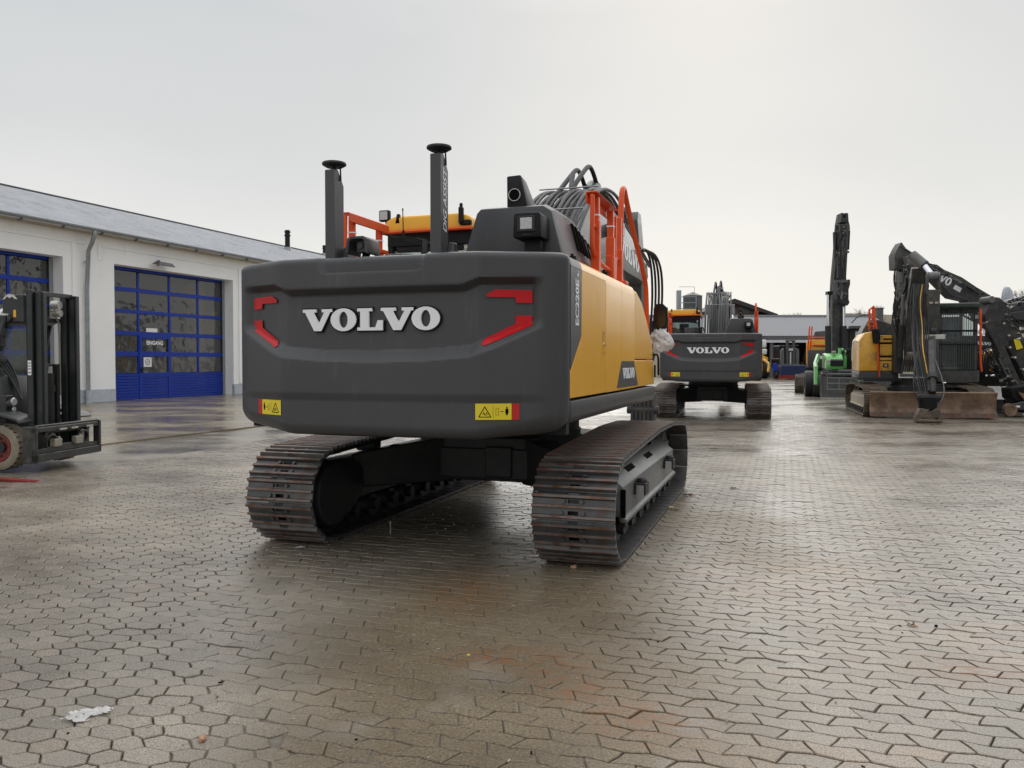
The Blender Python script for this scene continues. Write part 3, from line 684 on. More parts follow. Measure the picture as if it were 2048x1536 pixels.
def cab(root):
    X0, X1, Y0, Y1, Z0 = -1.30, -.36, -.12, 1.60, 1.10
    m = M()
    m.span((X0, Y0, Z0), (X1, Y1, 1.32))
    for x in (X0 + .03, X1 - .03): m.box((x, Y0 + .04, 2.05), (.06, .09, 1.55)); m.box((x, Y1 - .18, 2.05), (.06, .07, 1.55), (R(-6), 0, 0)); m.box((x, .75, 2.05), (.05, .06, 1.5)); m.box((x, .74, 2.79), (.06, 1.6, .06))
    m.span((X0, Y0 - .01, 2.66), (X1, Y0 + .06, 2.80)); m.span((X0, Y0, 1.3), (X1, Y0 + .05, 2.10)); m.span((X0 + .1, Y0 - .012, 2.60), (X1 - .1, Y0 + .02, 2.66))
    o = O('cab', m, MT['black'], root, bev=.008)
    m = M(); m.prism([(X0 - .02, 2.80), (X0 + .0, 2.92), (X0 + .10, 2.965), (X1 - .12, 2.965), (X1 - .01, 2.93), (X1 + .02, 2.80)], Y0 - .06, Y1 + .05, 'y')
    O('cab_roof', m, MT['yellow'], o, bev=.03, seg=3)
    m = M(); m.add([(X0 + .06, Y0 + .02, 2.1), (X1 - .06, Y0 + .02, 2.1), (X1 - .06, Y0 + .02, 2.62), (X0 + .06, Y0 + .02, 2.62)], [(0, 1, 2, 3)]); O('rear_window', m, MT['cab_glass'], o)
    for x in (X0 + .005, X1 - .005): m = M(); m.add([(x, Y0 + .08, 1.4), (x, Y1 - .2, 1.4), (x, Y1 - .3, 2.74), (x, Y0 + .08, 2.74)], [(0, 1, 2, 3)]); O('side_window', m, MT['cab_glass'], o)
    m = M(); m.add([(X0 + .06, Y1 - .05, 1.35), (X1 - .06, Y1 - .05, 1.35), (X1 - .06, Y1 - .25, 2.74), (X0 + .06, Y1 - .25, 2.74)], [(0, 1, 2, 3)]); O('windscreen', m, MT['cab_glass'], o)
    m = M(); m.box((-.83, .55, 1.75), (.5, .5, .14)); m.box((-.83, .35, 2.12), (.46, .12, .66), (R(-8), 0, 0)); m.box((-.83, .31, 2.50), (.26, .08, .16)); O('seat', m, MT['rubber'], o, bev=.03, seg=2)
    m = M(); m.box((-.52, 1.25, 2.15), (.20, .03, .30)); O('monitor', m, MT['interior_teal'], o)
    m = M(); m.box((-1.13, .9, 2.35), (.14, .02, .30)); m.box((-.46, .1, 2.25), (.05, .05, .25)); O('window_film', m, MT['interior_teal'], o)
    m = M(); m.tube([(X0 - .01, Y0 - .09, 2.79), (X0 + .02, Y0 - .10, 2.795), (X1 + .02, Y0 - .10, 2.80)], .018); O('grab_rail', m, MT['orange'], o)
    m = M(); m.box((X0 - .02, Y0 - .02, 2.98), (.115, .06, .115)); m.box((X0 - .02, Y0 + .02, 2.90), (.03, .03, .08)); m.box((X0 + .09, Y0 - .03, 2.88), (.16, .05, .04)); m.prism([(X0 + .1, 2.88), (X0 + .13, 2.99), (X0 + .16, 2.99), (X0 + .18, 2.88)], Y0 - .06, Y0 - .02, 'y'); w_ = O('work_light', m, MT['black'], root, bev=.012, seg=2)
    m = M(); m.box((X0 - .02, Y0 - .052, 2.98), (.085, .006, .085)); O('lens', m, MT['lens'], w_, bev=.002)
    m = M(); m.box((X1 - .09, Y0 - .09, 2.93), (.045, .05, .16)); m.box((X1 - .05, Y0 - .07, 2.86), (.12, .05, .05)); m.box((X1 - .09, Y0 - .09, 3.02), (.03, .03, .06)); O('work_light', m, MT['black'], root, bev=.008)
def boom_arm(root, bx=.13):
    hw = .24
    m = M(); m.prism([(.25, 1.55), (.15, 1.85), (.6, 2.45), (1.2, 3.0), (1.85, 3.38), (2.45, 3.53), (3.05, 3.55), (3.7, 3.50), (4.6, 3.38), (5.6, 3.16), (6.15, 3.12), (6.25, 2.92), (6.05, 2.78), (5.3, 2.80), (4.4, 2.80), (3.5, 2.83), (2.9, 2.86), (2.2, 2.72), (1.4, 2.2), (.75, 1.60)], bx - hw, bx + hw)
    b = O('boom', m, MT['boom_grey'], root, bev=.012, seg=2)
    X = bx + hw + .004; H = .235
    d = Vector((1, -.085)).normalized(); up = Vector((.085, 1)).normalized(); o0 = Vector((3.70, 3.02))
    for k in range(5):
        m = M(); letter_mesh(m, k, lambda u, v, w_: (X - .003 + .004 * w_, (o0 + d * u * H * 1.05 + up * v * H).x, (o0 + d * u * H * 1.05 + up * v * H).y), 0); O('brand_letter', m, MT['white_print'], b)
    # hoses running up the back of the boom and over the knee
    for i, x in enumerate((-.31, -.25, -.19, -.125, -.06, .0, .06, .13, .20, .27, .33, .40)):
        m = M(); q = .02 * math.sin(i * 2.3); rr_ = .021 if i % 3 else .027; c = bx + x - .06
        m.tube([(c + .02 * math.sin(i), .12, 2.0), (c, .45, 2.50), (c + q, 1.1, 3.10), (c, 1.78, 3.50 + q), (c, 2.45, 3.66), (c, 3.2, 3.66), (c * .7 + .3 * bx, 4.3, 3.52)], rr_, smooth=2)
        O('hydraulic_hose', m, MT['rubber'] if i in (3, 4, 5, 8) else MT['hose_grey'], b)
    for i, (x, s) in enumerate(((-.05, .0), (.11, .1))):
        m = M(); m.tube([(x, 1.4, 3.2), (x, 1.9, 3.52), (x + .04, 2.45, 3.86 + s * .4), (x + .05, 2.75, 4.02 + s * .3), (x + .07, 3.0, 3.88 + s * .3), (x + .08, 3.3, 3.64)], .03, smooth=3); O('hydraulic_hose', m, MT['rubber'], b)
    for y, z in ((1.9, 3.58), (1.1, 3.18)): m = M(); m.cyl((bx - .40, y, z), (bx + .34, y, z), .009); O('hose_clamp', m, MT['zinc'], b)
    m = M(); m.cyl((bx - .46, 2.86, 3.2), (bx + .46, 2.86, 3.2), .09, n=18); m.cyl((bx - .03, 2.0, 3.6), (bx - .03, 2.1, 3.8), .03); O('knee_pin', m, MT['boom_grey'], b)
    # boom cylinders
    for sx in (-1, 1):
        x = bx + sx * .38
        m = M(); m.cyl((x, 2.82, 3.22), (x, 2.55, 2.93), .075, n=16); m.cyl((x, 1.05, 1.35), (x, 1.75, 2.1), .085, n=16); c = O('boom_cylinder', m, MT['boom_grey'], root)
        m = M(); m.cyl((x, 1.75, 2.1), (x, 2.56, 2.95), .05, n=16); O('piston_rod', m, MT['chrome'], c)
    # arm cylinder on top
    m = M(); m.cyl((bx, 3.05, 3.80), (bx, 5.05, 3.82), .085, n=18); m.cyl((bx, 2.95, 3.72), (bx, 3.1, 3.82), .11, n=14); m.cyl((bx, 5.0, 3.82), (bx, 5.12, 3.82), .1, n=16); c = O('arm_cylinder', m, MT['boom_grey'], root)
    m = M(); m.cyl((bx, 5.1, 3.82), (bx, 5.8, 3.80), .055, n=14); O('piston_rod', m, MT['chrome'], c)
    for dy in (.0, .05): m = M(); m.tube([(bx + .17, 4.0, 3.60 + dy), (bx + .2, 5.0, 3.40 + dy), (bx + .22, 5.9, 3.22 + dy), (bx + .25, 6.3, 3.1 + dy)], .018); O('steel_pipe', m, MT['boom_grey'], b)
    # arm hanging from the boom nose, bucket cylinder, bucket
    m = M(); m.prism([(5.75, 3.95), (6.02, 3.95), (6.25, 3.55), (6.52, 2.95), (6.6, 1.5), (6.5, .95), (6.34, .92), (6.28, 1.2), (6.1, 2.75), (6.0, 3.1), (5.82, 3.5), (5.68, 3.8)], bx - .15, bx + .15); a = O('arm', m, MT['boom_grey'], root, bev=.01)
    m = M(); m.cyl((bx, 6.62, 3.4), (bx, 6.85, 2.1), .075, n=14); m.cyl((bx, 6.85, 2.1), (bx, 6.9, 1.45), .045); m.tube([(bx, 6.9, 1.45), (bx, 6.6, 1.1)], .04); O('bucket_cylinder', m, MT['boom_grey'], root)
    for i in range(4):
        m = M(); x = bx + .17 + .05 * i; m.tube([(x, 5.5, 3.28), (x + .05, 6.3, 3.42 - .04 * i), (x + .06, 6.75 + .06 * i, 3.05), (x + .05, 6.85 + .05 * i, 2.4), (x, 6.7, 1.75), (x - .05, 6.6, 1.5)], .021, smooth=2); O('hydraulic_hose', m, MT['rubber'], a)
    m = M()
    for i in range(6): x = .11 + i * .07; m.box((x, 6.35, .62), (.05, .34, .62), None, 0, .92)
    m.span((.09, 6.22, .34), (.48, 6.5, .95)); m.cyl((.02, 6.25, .66), (.56, 6.25, .66), .07, n=18); m.cyl((.05, 6.3, .42), (.52, 6.3, .42), .06, n=18)
    O('coupler_link', m, MT['anthracite_worn'], a, bev=.008)
def upper_body(root, badge=True):
    # deck and skirts
    m = M(); m.span((-1.20, -2.45, 1.08), (1.20, 1.20, 1.20)); m.span((-.42, -2.4, 1.19), (1.15, .2, 2.12)); m.span((-1.2, -2.4, 1.19), (-.42, -.3, 2.15)); m.span((-.35, .2, 1.19), (.1, 1.3, 1.55)); m.cyl((0, 0, .78), (0, 0, 1.09), .62, .62, n=40); m.cyl((0, 0, .83), (0, 0, .93), .68, n=40)
    O('slewing_deck', m, MT['frame_dark'], root)
    for sx in (-1, 1):
        m = M(); m.prism([(sx * 1.25, 1.225), (sx * 1.255, 1.12), (sx * 1.22, 1.07), (sx * 1.05, 1.06), (sx * 1.05, 1.225)], -2.495, 1.19, 'y'); O('side_skirt', m, MT['anthracite'], root, bev=.012, seg=2)
    # right hand panels, seen edge on from behind: anthracite panel behind a diagonal, three yellow doors, tool box front
    zt = 2.195
    def panel(name, P, material, x=1.25, th=.06, top=True, b=.004):
        m = M(); m.prism(P, x - th, x); return O(name, m, MT[material], root, bev=b)
    def door(y0, y1, z0=1.242, z1=zt, name='side_door', mt='yellow', fr=None):
        """panel with rolled-in top edge"""
        prof = [(1.19, z0), (1.25, z0), (1.25, z1 - .10), (1.243, z1 - .05), (1.225, z1 - .015), (1.19, z1 + .005), (1.08, z1 + .02), (1.08, z1 - .01), (1.18, z1 - .03), (1.2, z1 - .08), (1.19, z1 - .15)]
        m = M(); m.prism(prof, y0, y1, 'y'); return O(name, m, MT[mt], root, ang=24)
    # first bay: built from the diagonal dark part and the yellow part, butt jointed
    g = .004
    dark = [(-2.50, 1.242 + .18), (-2.50, zt - .06), (-2.18, zt - .06), (-2.18, 1.66)]
    panel('side_panel', [(-2.495, 1.43), (-2.495, zt - .07), (-2.19, zt - .07), (-2.19, 1.665)], 'anthracite')
    m = M(); m.prism([(1.19, zt - .072), (1.25, zt - .072), (1.243, zt - .04), (1.225, zt - .012), (1.19, zt + .005), (1.08, zt + .02), (1.08, zt - .03)], -2.495, -2.188, 'y'); O('side_panel_top', m, MT['anthracite'], root, ang=50)
    panel('side_door', [(-2.495, 1.242), (-2.495, 1.415), (-2.184, 1.655), (-2.184, zt - .07), (-1.386, zt - .07), (-1.386, 1.242)], 'yellow')
    m = M(); m.prism([(1.19, zt - .072), (1.25, zt - .072), (1.243, zt - .04), (1.225, zt - .012), (1.19, zt + .005), (1.08, zt + .02), (1.08, zt - .03)], -2.184, -1.386, 'y'); O('side_door_top', m, MT['yellow'], root, ang=50)
    d2 = door(-1.378, -.714); d3 = door(-.706, -.075)
    panel('tool_box', [(-.067, 1.51), (-.067, zt - .06), (.02, zt - .04), (.32, 2.08), (.62, 1.92), (.99, 1.68), (1.06, 1.53), (1.06, 1.51)], 'yellow', b=.02)
    panel('tool_box', [(-.067, 1.242), (-.067, 1.50), (1.075, 1.50), (1.15, 1.242)], 'yellow', b=.008)
    m = M(); m.prism([(-.06, 1.24), (-.06, 2.16), (.3, 2.06), (.6, 1.9), (.97, 1.66), (1.12, 1.24)], .62, 1.189); O('tool_box_body', m, MT['black'], root)
    m = M(); m.prism([(-.05, 2.165), (.30, 2.085), (.62, 1.925), (.98, 1.69), (1.06, 1.53), (1.14, 1.25), (1.12, 1.24), (1.04, 1.5), (.95, 1.66), (.6, 1.895), (.28, 2.05), (-.05, 2.13)], .62, 1.188); O('tool_box_lid', m, MT['yellow'], root, bev=.006)
    m = M(); m.span((1.245, -1.50, 1.585), (1.253, -1.44, 1.72)); m.box((1.254, -1.47, 1.60), (.006, .02, .03)); m.span((1.245, -1.52, 1.555), (1.256, -1.42, 1.565)); O('door_latch', m, MT['yellow_old'], root)
    m = M(); m.cyl((1.25, -1.46, 1.62), (1.262, -1.46, 1.62), .013, n=12); O('lock', m, MT['chrome'], root)
    m = M(); m.tube([(1.25, 1.02, 1.56), (1.30, 1.03, 1.56), (1.31, 1.04, 1.52), (1.31, 1.05, 1.34)], .012); m.span((1.27, .99, 1.32), (1.285, 1.03, 1.45)); O('grab_handle', m, MT['black'], root)
    # left side
    m = M(); m.prism([(-2.495, 1.242), (-2.495, 2.16), (-.25, 2.16), (-.25, 1.242)], -1.25, -1.19); O('side_panel', m, MT['yellow'], root, bev=.02)
    m = M(); m.span((-1.2, -2.42, 2.14), (.30, -.28, 2.17)); m.span((.3, -2.42, 2.13), (1.1, .0, 2.18)); O('top_cover', m, MT['anthracite'], root)
    # model lettering and brand badge on the side
    m = M(); put_text(m, 'EC220E', (1.2535, -2.29, 1.885), (0, 0, 1), (0, -1, 0), .088, .31, bold=.03); put_text(m, 'L', (1.2535, -2.29, 2.085), (0, 0, 1), (0, -1, 0), .05, .035, bold=.03); O('model_lettering', m, MT['white_print'], root)
    m = M(); P = [(-.93, 1.262), (-.72, 1.49), (-.12, 1.49), (.10, 1.262)]; m.prism(P, 1.245, 1.2535); bd = O('badge_panel', m, MT['anthracite'], root)
    for k in range(5):
        m = M(); letter_mesh(m, k, lambda u, v, w_: (1.2535 + .004 * w_, -.69 + u * .088, 1.335 + v * .095), 0); O('brand_letter', m, MT['white_print'], bd)
    # engine hood
    hx0, hx1 = .36, 1.02
    m = M(); vs = []
    rear = [(hx0 - .02, 2.19), (hx0 + .10, 2.57), (hx0 + .13, 2.60), (hx1 - .06, 2.60), (hx1, 2.56), (hx1 + .09, 2.19)]
    def sect(y, zt_, k=1): return [(x, y, 2.19 + (z - 2.19) * (zt_ - 2.19) / .41) for x, z in rear]
    S_ = [sect(-2.16, 2.59), sect(-2.06, 2.615), sect(-1.55, 2.62), sect(-.62, 2.42), sect(-.40, 2.2)]
    for q in S_: vs += q
    n = 6; fs = [(j * n + i, j * n + i + 1, (j + 1) * n + i + 1, (j + 1) * n + i) for j in range(4) for i in range(n - 1)] + [tuple(range(n))[::-1], tuple(range(4 * n, 5 * n)), (0, n, 2 * n, 3 * n, 4 * n, 5 * n - 1, 4 * n - 1, 3 * n - 1, 2 * n - 1, n - 1)]
    m.add(vs, fs); hd = O('engine_hood', m, MT['anthracite'], root, bev=.02, seg=2)
    for i in range(6):
        y = -1.62 + i * .105; k = (y + 1.55) / .93; zt_ = 2.62 - .2 * max(0, k)
        def hp(y_, f_, zt_=zt_): z = 2.19 + (zt_ - 2.19) * f_; return (1.11 - .09 * f_ / .902 + .014, y_, z)
        m = M(); a, b_, c, d = hp(y, .36), hp(y + .045, .34), hp(y + .02, .80), hp(y - .025, .82)
        m.add([a, b_, c, d] + [(p[0] - .02, p[1], p[2]) for p in (a, b_, c, d)], [(0, 1, 2, 3), (4, 5, 6, 7), (0, 1, 5, 4), (1, 2, 6, 5), (2, 3, 7, 6), (3, 0, 4, 7)]); O('vent_slot', m, MT['ink'], hd)
    for y in (-1.95, -1.25, -.85): m = M(); m.box((1.13, y, 2.235), (.05, .06, .03)); m.cyl((1.12, y, 2.22), (1.12, y, 2.27), .012); O('hood_hinge', m, MT['black'], hd)
    # exhaust outlet box
    m = M(); vs = [(.655, -2.06, 2.60), (.815, -2.06, 2.60), (.80, -1.70, 2.60), (.66, -1.70, 2.60), (.645, -2.04, 2.845), (.755, -2.04, 2.85), (.74, -1.86, 2.84), (.66, -1.86, 2.84)]
    m.add(vs, [(0, 1, 5, 4), (1, 2, 6, 5), (2, 3, 7, 6), (3, 0, 4, 7), (4, 5, 6, 7), (3, 2, 1, 0)]); ex = O('exhaust_outlet', m, MT['black'], root, bev=.012, seg=2)
    m = M(); m.ring((.715, -2.062, 2.70), (0, 1, 0), .046, .041, .01); O('outlet_rim', m, MT['pale_metal'], ex); m = M(); m.cyl((.715, -2.063, 2.70), (.715, -2.05, 2.70), .041, n=20); O('outlet_mouth', m, MT['ink'], ex)
    # work light on bracket at hood corner
    m = M(); m.span((.865, -2.30, 2.19), (.985, -2.20, 2.34)); m.prism([(.815, 2.335), (.82, 2.49), (.83, 2.505), (1.0, 2.505), (1.01, 2.49), (1.015, 2.335)], -2.40, -2.18, 'y'); wl = O('work_light', m, MT['black'], root, bev=.008, seg=2)
    m = M(); m.prism([(.845, 2.372), (.85, 2.48), (.975, 2.48), (.975, 2.372)], -2.41, -2.398, 'y'); m.box((.91, -2.40, 2.352), (.06, .01, .014)); O('lamp_frame', m, MT['rubber'], wl, bev=.004)
    m = M(); m.box((.913, -2.412, 2.427), (.085, .008, .078)); O('lens', m, MT['lens'], wl, bev=.003)
    # left side: antenna, beacon post, air cleaner cap, black plate
    m = M(); m.cyl((-.55, -1.3, 2.15), (-.55, -1.3, 2.40), .18, n=28); O('air_cleaner_cap', m, MT['anthracite_worn'], root, bev=.015, seg=2)
    m = M(); m.add([(-.62, -1.55, 2.56), (-.32, -1.50, 2.52), (-.34, -1.1, 2.52), (-.60, -1.1, 2.56), (-.62, -1.55, 2.55), (-.32, -1.50, 2.51), (-.34, -1.1, 2.51), (-.60, -1.1, 2.55)], [(0, 1, 2, 3), (7, 6, 5, 4), (0, 1, 5, 4), (1, 2, 6, 5), (2, 3, 7, 6), (3, 0, 4, 7)]); m.box((-.33, -1.35, 2.36), (.012, .10, .34)); m.tube([(-.33, -1.35, 2.3), (-.26, -1.4, 2.2)], .012); br = O('antenna_bracket', m, MT['black'], root)
    m = M(); m.cyl((-.50, -1.4, 2.55), (-.50, -1.4, 2.60), .012); m.cyl((-.50, -1.4, 2.55), (-.505, -1.4, 2.78), .005, .004); m.cyl((-.505, -1.4, 2.77), (-.505, -1.4, 2.79), .006); O('antenna', m, MT['black'], br)
    rail_frame(root, 1.15); rail_frame(root, -1.15)
    # mirror on the right front
    m = M(); m.tube([(1.12, 1.25, 1.5), (1.17, 1.5, 1.62), (1.19, 1.58, 1.78), (1.2, 1.6, 1.9)], .016, smooth=2); m.prism([(1.165, 1.88), (1.17, 2.09), (1.20, 2.14), (1.27, 2.145), (1.325, 2.09), (1.33, 1.93), (1.31, 1.86), (1.2, 1.845)], 1.60, 1.66, 'y'); mr = O('mirror', m, MT['black'], root, bev=.008)
    m = M(); m.prism([(1.185, 1.90), (1.19, 2.08), (1.21, 2.12), (1.27, 2.125), (1.308, 2.08), (1.312, 1.94), (1.295, 1.885), (1.205, 1.865)], 1.594, 1.602, 'y'); O('mirror_glass', m, MT['black_gloss'], mr)
    m = M(); m.span((.52, .55, 2.2), (.78, .75, 2.33)); O('work_light', m, MT['black'], root, bev=.01); m = M(); m.prism([(.35, 2.62), (.62, 2.67), (.74, 2.55), (.68, 2.43), (.55, 2.5), (.38, 2.5)], .6, .75, 'y'); O('light_bracket', m, MT['black'], root, bev=.01)
    m = M(); m.span((-.30, .1, 1.2), (.56, .9, 1.95)); O('boom_foot', m, MT['frame_dark'], root, bev=.02)
def chassis(root):
    m = M(); m.cyl((0, 0, .42), (0, 0, .84), .66, .70, n=40)
    for sx in (-1, 1):
        for sy in (-1, 1):
            P = [Vector((sx * .25, sy * .35)), Vector((sx * .35, sy * .75)), Vector((sx * 1.08, sy * 1.30)), Vector((sx * 1.08, sy * .62))]
            P = [(p.x, p.y) for p in P]; b = len(m.v); z = ((.38, .80), (.38, .80), (.36, .66), (.36, .66))
            m.add([(P[i][0], P[i][1], z[i][0]) for i in range(4)] + [(P[i][0], P[i][1], z[i][1]) for i in range(4)], [(0, 1, 2, 3), (4, 5, 6, 7), (0, 1, 5, 4), (1, 2, 6, 5), (2, 3, 7, 6), (3, 0, 4, 7)])
    m.span((-.45, -.78, .40), (.45, .78, .80)); m.span((-.95, -.80, .42), (.95, -.70, .70)); m.span((.02, -.82, .44), (.28, -.795, .72)); m.span((-1.05, -.7, .80), (-.55, -.3, .84))
    O('chassis', m, MT['frame_dark'], root, bev=.012)
def big_excavator(label, loc, rz):
    t = thing('excavator', label, 'excavator', loc, rz)
    crawler(t); chassis(t); upper_body(t); counterweight(t); cab(t); boom_arm(t); return t
ex1 = big_excavator('nearest excavator, dark grey counterweight, yellow side doors and two tall antenna masts', (-.0086, 8.1976, 0), -R(18.424))
# antenna masts only on the near machine
EXTRA = ['antenna_mast']
def mast(x0, x1, zt, txt):
    m = M(); y0, y1 = -2.60, -2.47
    m.prism([(y0, 2.2), (y0, zt), (y0 + .05, zt + .005), (y0 + .10, zt - .06), (y1, zt - .10), (y1, 2.2)], x0, x1); m.box(((x0 + x1) / 2 + .07, -2.46, 2.25), (.06, .12, .12), None, 0, .6)
    a = O('antenna_mast', m, MT['anthracite'], ex1, bev=.004)
    m = M(); c = (x0 + x1) / 2; m.cyl((c, -2.535, zt), (c, -2.535, zt + .03), .012); m.cyl((c, -2.535, zt + .025), (c, -2.535, zt + .045), .055, .088, n=32); m.cyl((c, -2.535, zt + .045), (c, -2.535, zt + .062), .088, .084, n=32); m.cyl((c + .045, -2.52, zt - .07), (c + .04, -2.52, zt + .03), .006)
    O('satellite_antenna', m, MT['rubber'], a, bev=.003)
    if txt: m = M(); put_text(m, 'DIG ASSIST', (x1 + .002, -2.508, 2.585), (0, 0, 1), (0, -1, 0), .055, .44, bold=.015, shear=.3); O('lettering', m, MT['white_print'], a)
mast(-.535, -.455, 2.855, False); mast(.285, .365, 2.905, True)
# second machine of the same kind: a copy without the antenna masts
ex2 = copy_tree(ex1, None, skip=('antenna_mast',)); ex2.location = (5.72, 23.35, 0); ex2.rotation_euler = (0, 0, -R(15.0))
ex2['label'] = 'further excavator seen square from behind, dark counterweight without antenna masts'
for o in (ex1, ex2): o['group'] = 'large excavators with dark counterweights'

# ------------------------------------------------------------------ workshop building on the left
BA = R(20.1)
ws = thing('workshop', 'long white rendered workshop hall with wet grey metal roof on the left', 'workshop', (-14.78, 30.6, 0), math.pi / 2 - BA)
# local frame: x along the facade away from the camera, y into the building, z up.  outward is -y
def build_workshop():
    ez, rz_, dep = 6.22, 8.70, 7.0
    gates = [(-17.8, -11.14), (-8.88, -2.22), (0, 6.66), (8.9, 15.5), (17.8, 24.4)]
    gh = 5.12; S0, S1 = -24, 30
    m = M(); x = S0
    for a, b in gates + [(S1, S1)]:
        m.span((x, 0, 0), (a, .62, ez))
        if b > a: m.span((a, 0, gh), (b, .62, ez))
        x = b
    m.span((S0, 12.5, 0), (S1, 13, ez)); m.span((S0, .62, 0), (S0 + .3, 12.5, ez)); m.span((S1 - .3, .62, 0), (S1, 12.5, ez))
    m.prism([(0, ez), (dep, rz_ - .1), (2 * dep - 1, ez)], S1 - .3, S1)
    wall = O('wall', m, MT['render_white'], ws)
    # plinth, pilasters and lintel band
    x = S0
    for a, b in gates + [(S1, S1)]: m = M(); m.span((x - .003, -.02, 0), (a + .003, .10, .48)); x = b; O('plinth', m, MT['plinth'], ws, bev=.01)
    for a, b in gates:
        m = M(); m.span((a - .75, -.035, 5.65), (b + .9, .0, 5.74)); m.span((a - .75, -.03, 5.15), (a - .58, .0, 5.65)); m.span((b + .35, -.06, .5), (b + .52, .0, 5.65)); O('wall_moulding', m, MT['render_white'], wall, bev=.01)
        m = M(); m.span((a - .001, .56, 0), (b, .60, .03)); O('sill', m, MT['zinc'], wall)
    # roof of profiled sheet with ribs along the eaves, snow hooks at the gutter
    L2 = math.hypot(dep + .5, rz_ - ez + .15); an = math.atan2(rz_ - ez, dep)
    m = M(); nrib = 26
    for i in range(nrib):
        a, b = -.5 + (dep + .5) * i / nrib, -.5 + (dep + .5) * (i + 1) / nrib
        za = ez + (rz_ - ez) * (a / dep) + .03; zb = ez + (rz_ - ez) * (b / dep) + .03
        m.add([(S0 - .3, a, za + .045), (S1 + .3, a, za + .045), (S1 + .3, b, zb), (S0 - .3, b, zb), (S0 - .3, a, za), (S1 + .3, a, za)], [(0, 1, 2, 3), (4, 5, 1, 0)])
    m.add([(S0 - .3, dep, rz_ + .03), (S1 + .3, dep, rz_ + .03), (S1 + .3, 2 * dep + .5, ez - .15), (S0 - .3, 2 * dep + .5, ez - .15)], [(0, 1, 2, 3)])
    roof = O('roof', m, MT['roof_sheet'], ws, ang=10)
    m = M(); m.box(((S0 + S1) / 2, dep, rz_ + .06), (S1 - S0 + .7, .3, .05)); O('ridge_cap', m, MT['fascia'], roof)
    m = M(); m.span((S0 - .3, -.48, ez - .16), (S1 + .3, -.02, ez - .10)); O('soffit', m, MT['beige'], roof)
    m = M()
    n = 10; P = [(-.52 + .085 * math.cos(math.pi + math.pi * i / n), ez - .03 + .09 * math.sin(math.pi + math.pi * i / n)) for i in range(n + 1)]
    m.prism(P + [(p[0] * .97 - .016, p[1] + .012) for p in P[::-1]], S0 - .3, S1 + .3); O('gutter', m, MT['zinc'], roof)
    for i in range(34):
        m = M(); x = S0 + .6 + i * 1.6; m.span((x - .03, -.55, ez - .2), (x + .03, -.40, ez - .12)); O('gutter_bracket', m, MT['fascia'], roof)
    m = M(); m.tube([(-1.34, -.50, ez - .1), (-1.34, -.50, ez - .35), (-1.34, -.12, ez - .95), (-1.34, -.12, .45)], .075, n=12, smooth=1); m.cyl((-1.34, -.12, 3.0), (-1.34, -.12, 3.05), .088); m.cyl((-1.34, -.12, 5.0), (-1.34, -.12, 5.05), .088); dp = O('downpipe', m, MT['zinc'], ws)
    m = M(); m.cyl((-1.34, -.12, 0), (-1.34, -.12, .46), .095, n=12); O('standpipe', m, MT['plinth'], dp)
    # floodlight over the gate
    m = M(); m.cyl((2.2, -.01, 5.42), (2.2, -.20, 5.40), .03); m.box((2.2, -.30, 5.34), (.95, .34, .13), (R(12), 0, 0), 0, .7); m.box((2.2, -.03, 5.40), (.14, .06, .2)); fl = O('floodlight', m, MT['fascia'], ws, bev=.02)
    m = M(); m.box((2.2, -.30, 5.305), (.40, .2, .012), (R(12), 0, 0)); O('lens', m, MT['lens'], fl)
    for (px, py, Y, h) in ((575, 492, 50, 1.25), (650, 506, 56, .75)):
        w_ = at(px, py, Y); q = ws.matrix_basis.inverted() @ w_
        y = min(q.y, dep - .2); z = ez + (rz_ - ez) * y / dep
        m = M(); m.cyl((q.x, y, z - .3), (q.x, y, z + h), .15, n=14); m.cyl((q.x, y, z + h * .72), (q.x, y, z + h * .76), .2, n=14); m.cyl((q.x, y, z + h * .90), (q.x, y, z + h * .93), .2, n=14); v = O('vent_stack', m, MT['black'], roof)
        m = M(); m.cyl((q.x, y, z - .3), (q.x, y, z + .22), .30, .2, n=14); O('flashing', m, MT['zinc'], v)
    # gates
    def gate(a, b, door=True):
        W = b - a; cols = 4; cw = W / cols; Y = .50
        zf = lambda f: gh * (1 - f / 1325)
        rows = [(40, 200), (240, 420), (455, 635), (675, 840), (885, 1055)]
        g = M(); zs = [0, zf(1055)]
        g.span((a, Y, zf(30)), (b, Y + .05, gh)); 
        for i in range(5):
            lo = zf(rows[i + 1][0]) if i < 4 else zf(1060); g.span((a, Y - .002, lo), (b, Y + .05, zf(rows[i][1])))
        for i in range(cols + 1):
            x = a + i * cw; k = .05 if 0 < i < cols else .09
            for (p, q) in rows: g.span((max(a, x - k), Y, zf(q)), (min(b, x + k), Y + .05, zf(p)))
        gt = O('sectional_gate', g, MT['blue'], ws, bev=.006)
        for c in range(cols):
            for r_, (p, q) in enumerate(rows):
                m = M(); x0, x1 = a + c * cw + .07, a + (c + 1) * cw - .07
                m.add([(x0, Y + .03, zf(q) - .01), (x1, Y + .03, zf(q) - .01), (x1, Y + .03, zf(p) + .01), (x0, Y + .03, zf(p) + .01)], [(0, 1, 2, 3)]); O('pane', m, MT['gate_glass'], gt)
        nb = 9; hb = zf(1062) / nb
        for i in range(nb):
            m = M(); m.span((a + .03, Y - .012, i * hb + .008), (b - .03, Y + .03, (i + 1) * hb - .006)); O('gate_slat', m, MT['blue'], gt, bev=.006)
        for x in (a, b - .04): m = M(); m.span((x, Y + .05, 0), (x + .04, Y + .12, gh)); O('guide_rail', m, MT['zinc'], gt)
        m = M(); m.span((b - .16, Y - .05, 0), (b - .02, Y - .02, gh)); O('guide_rail', m, MT['zinc'], gt)
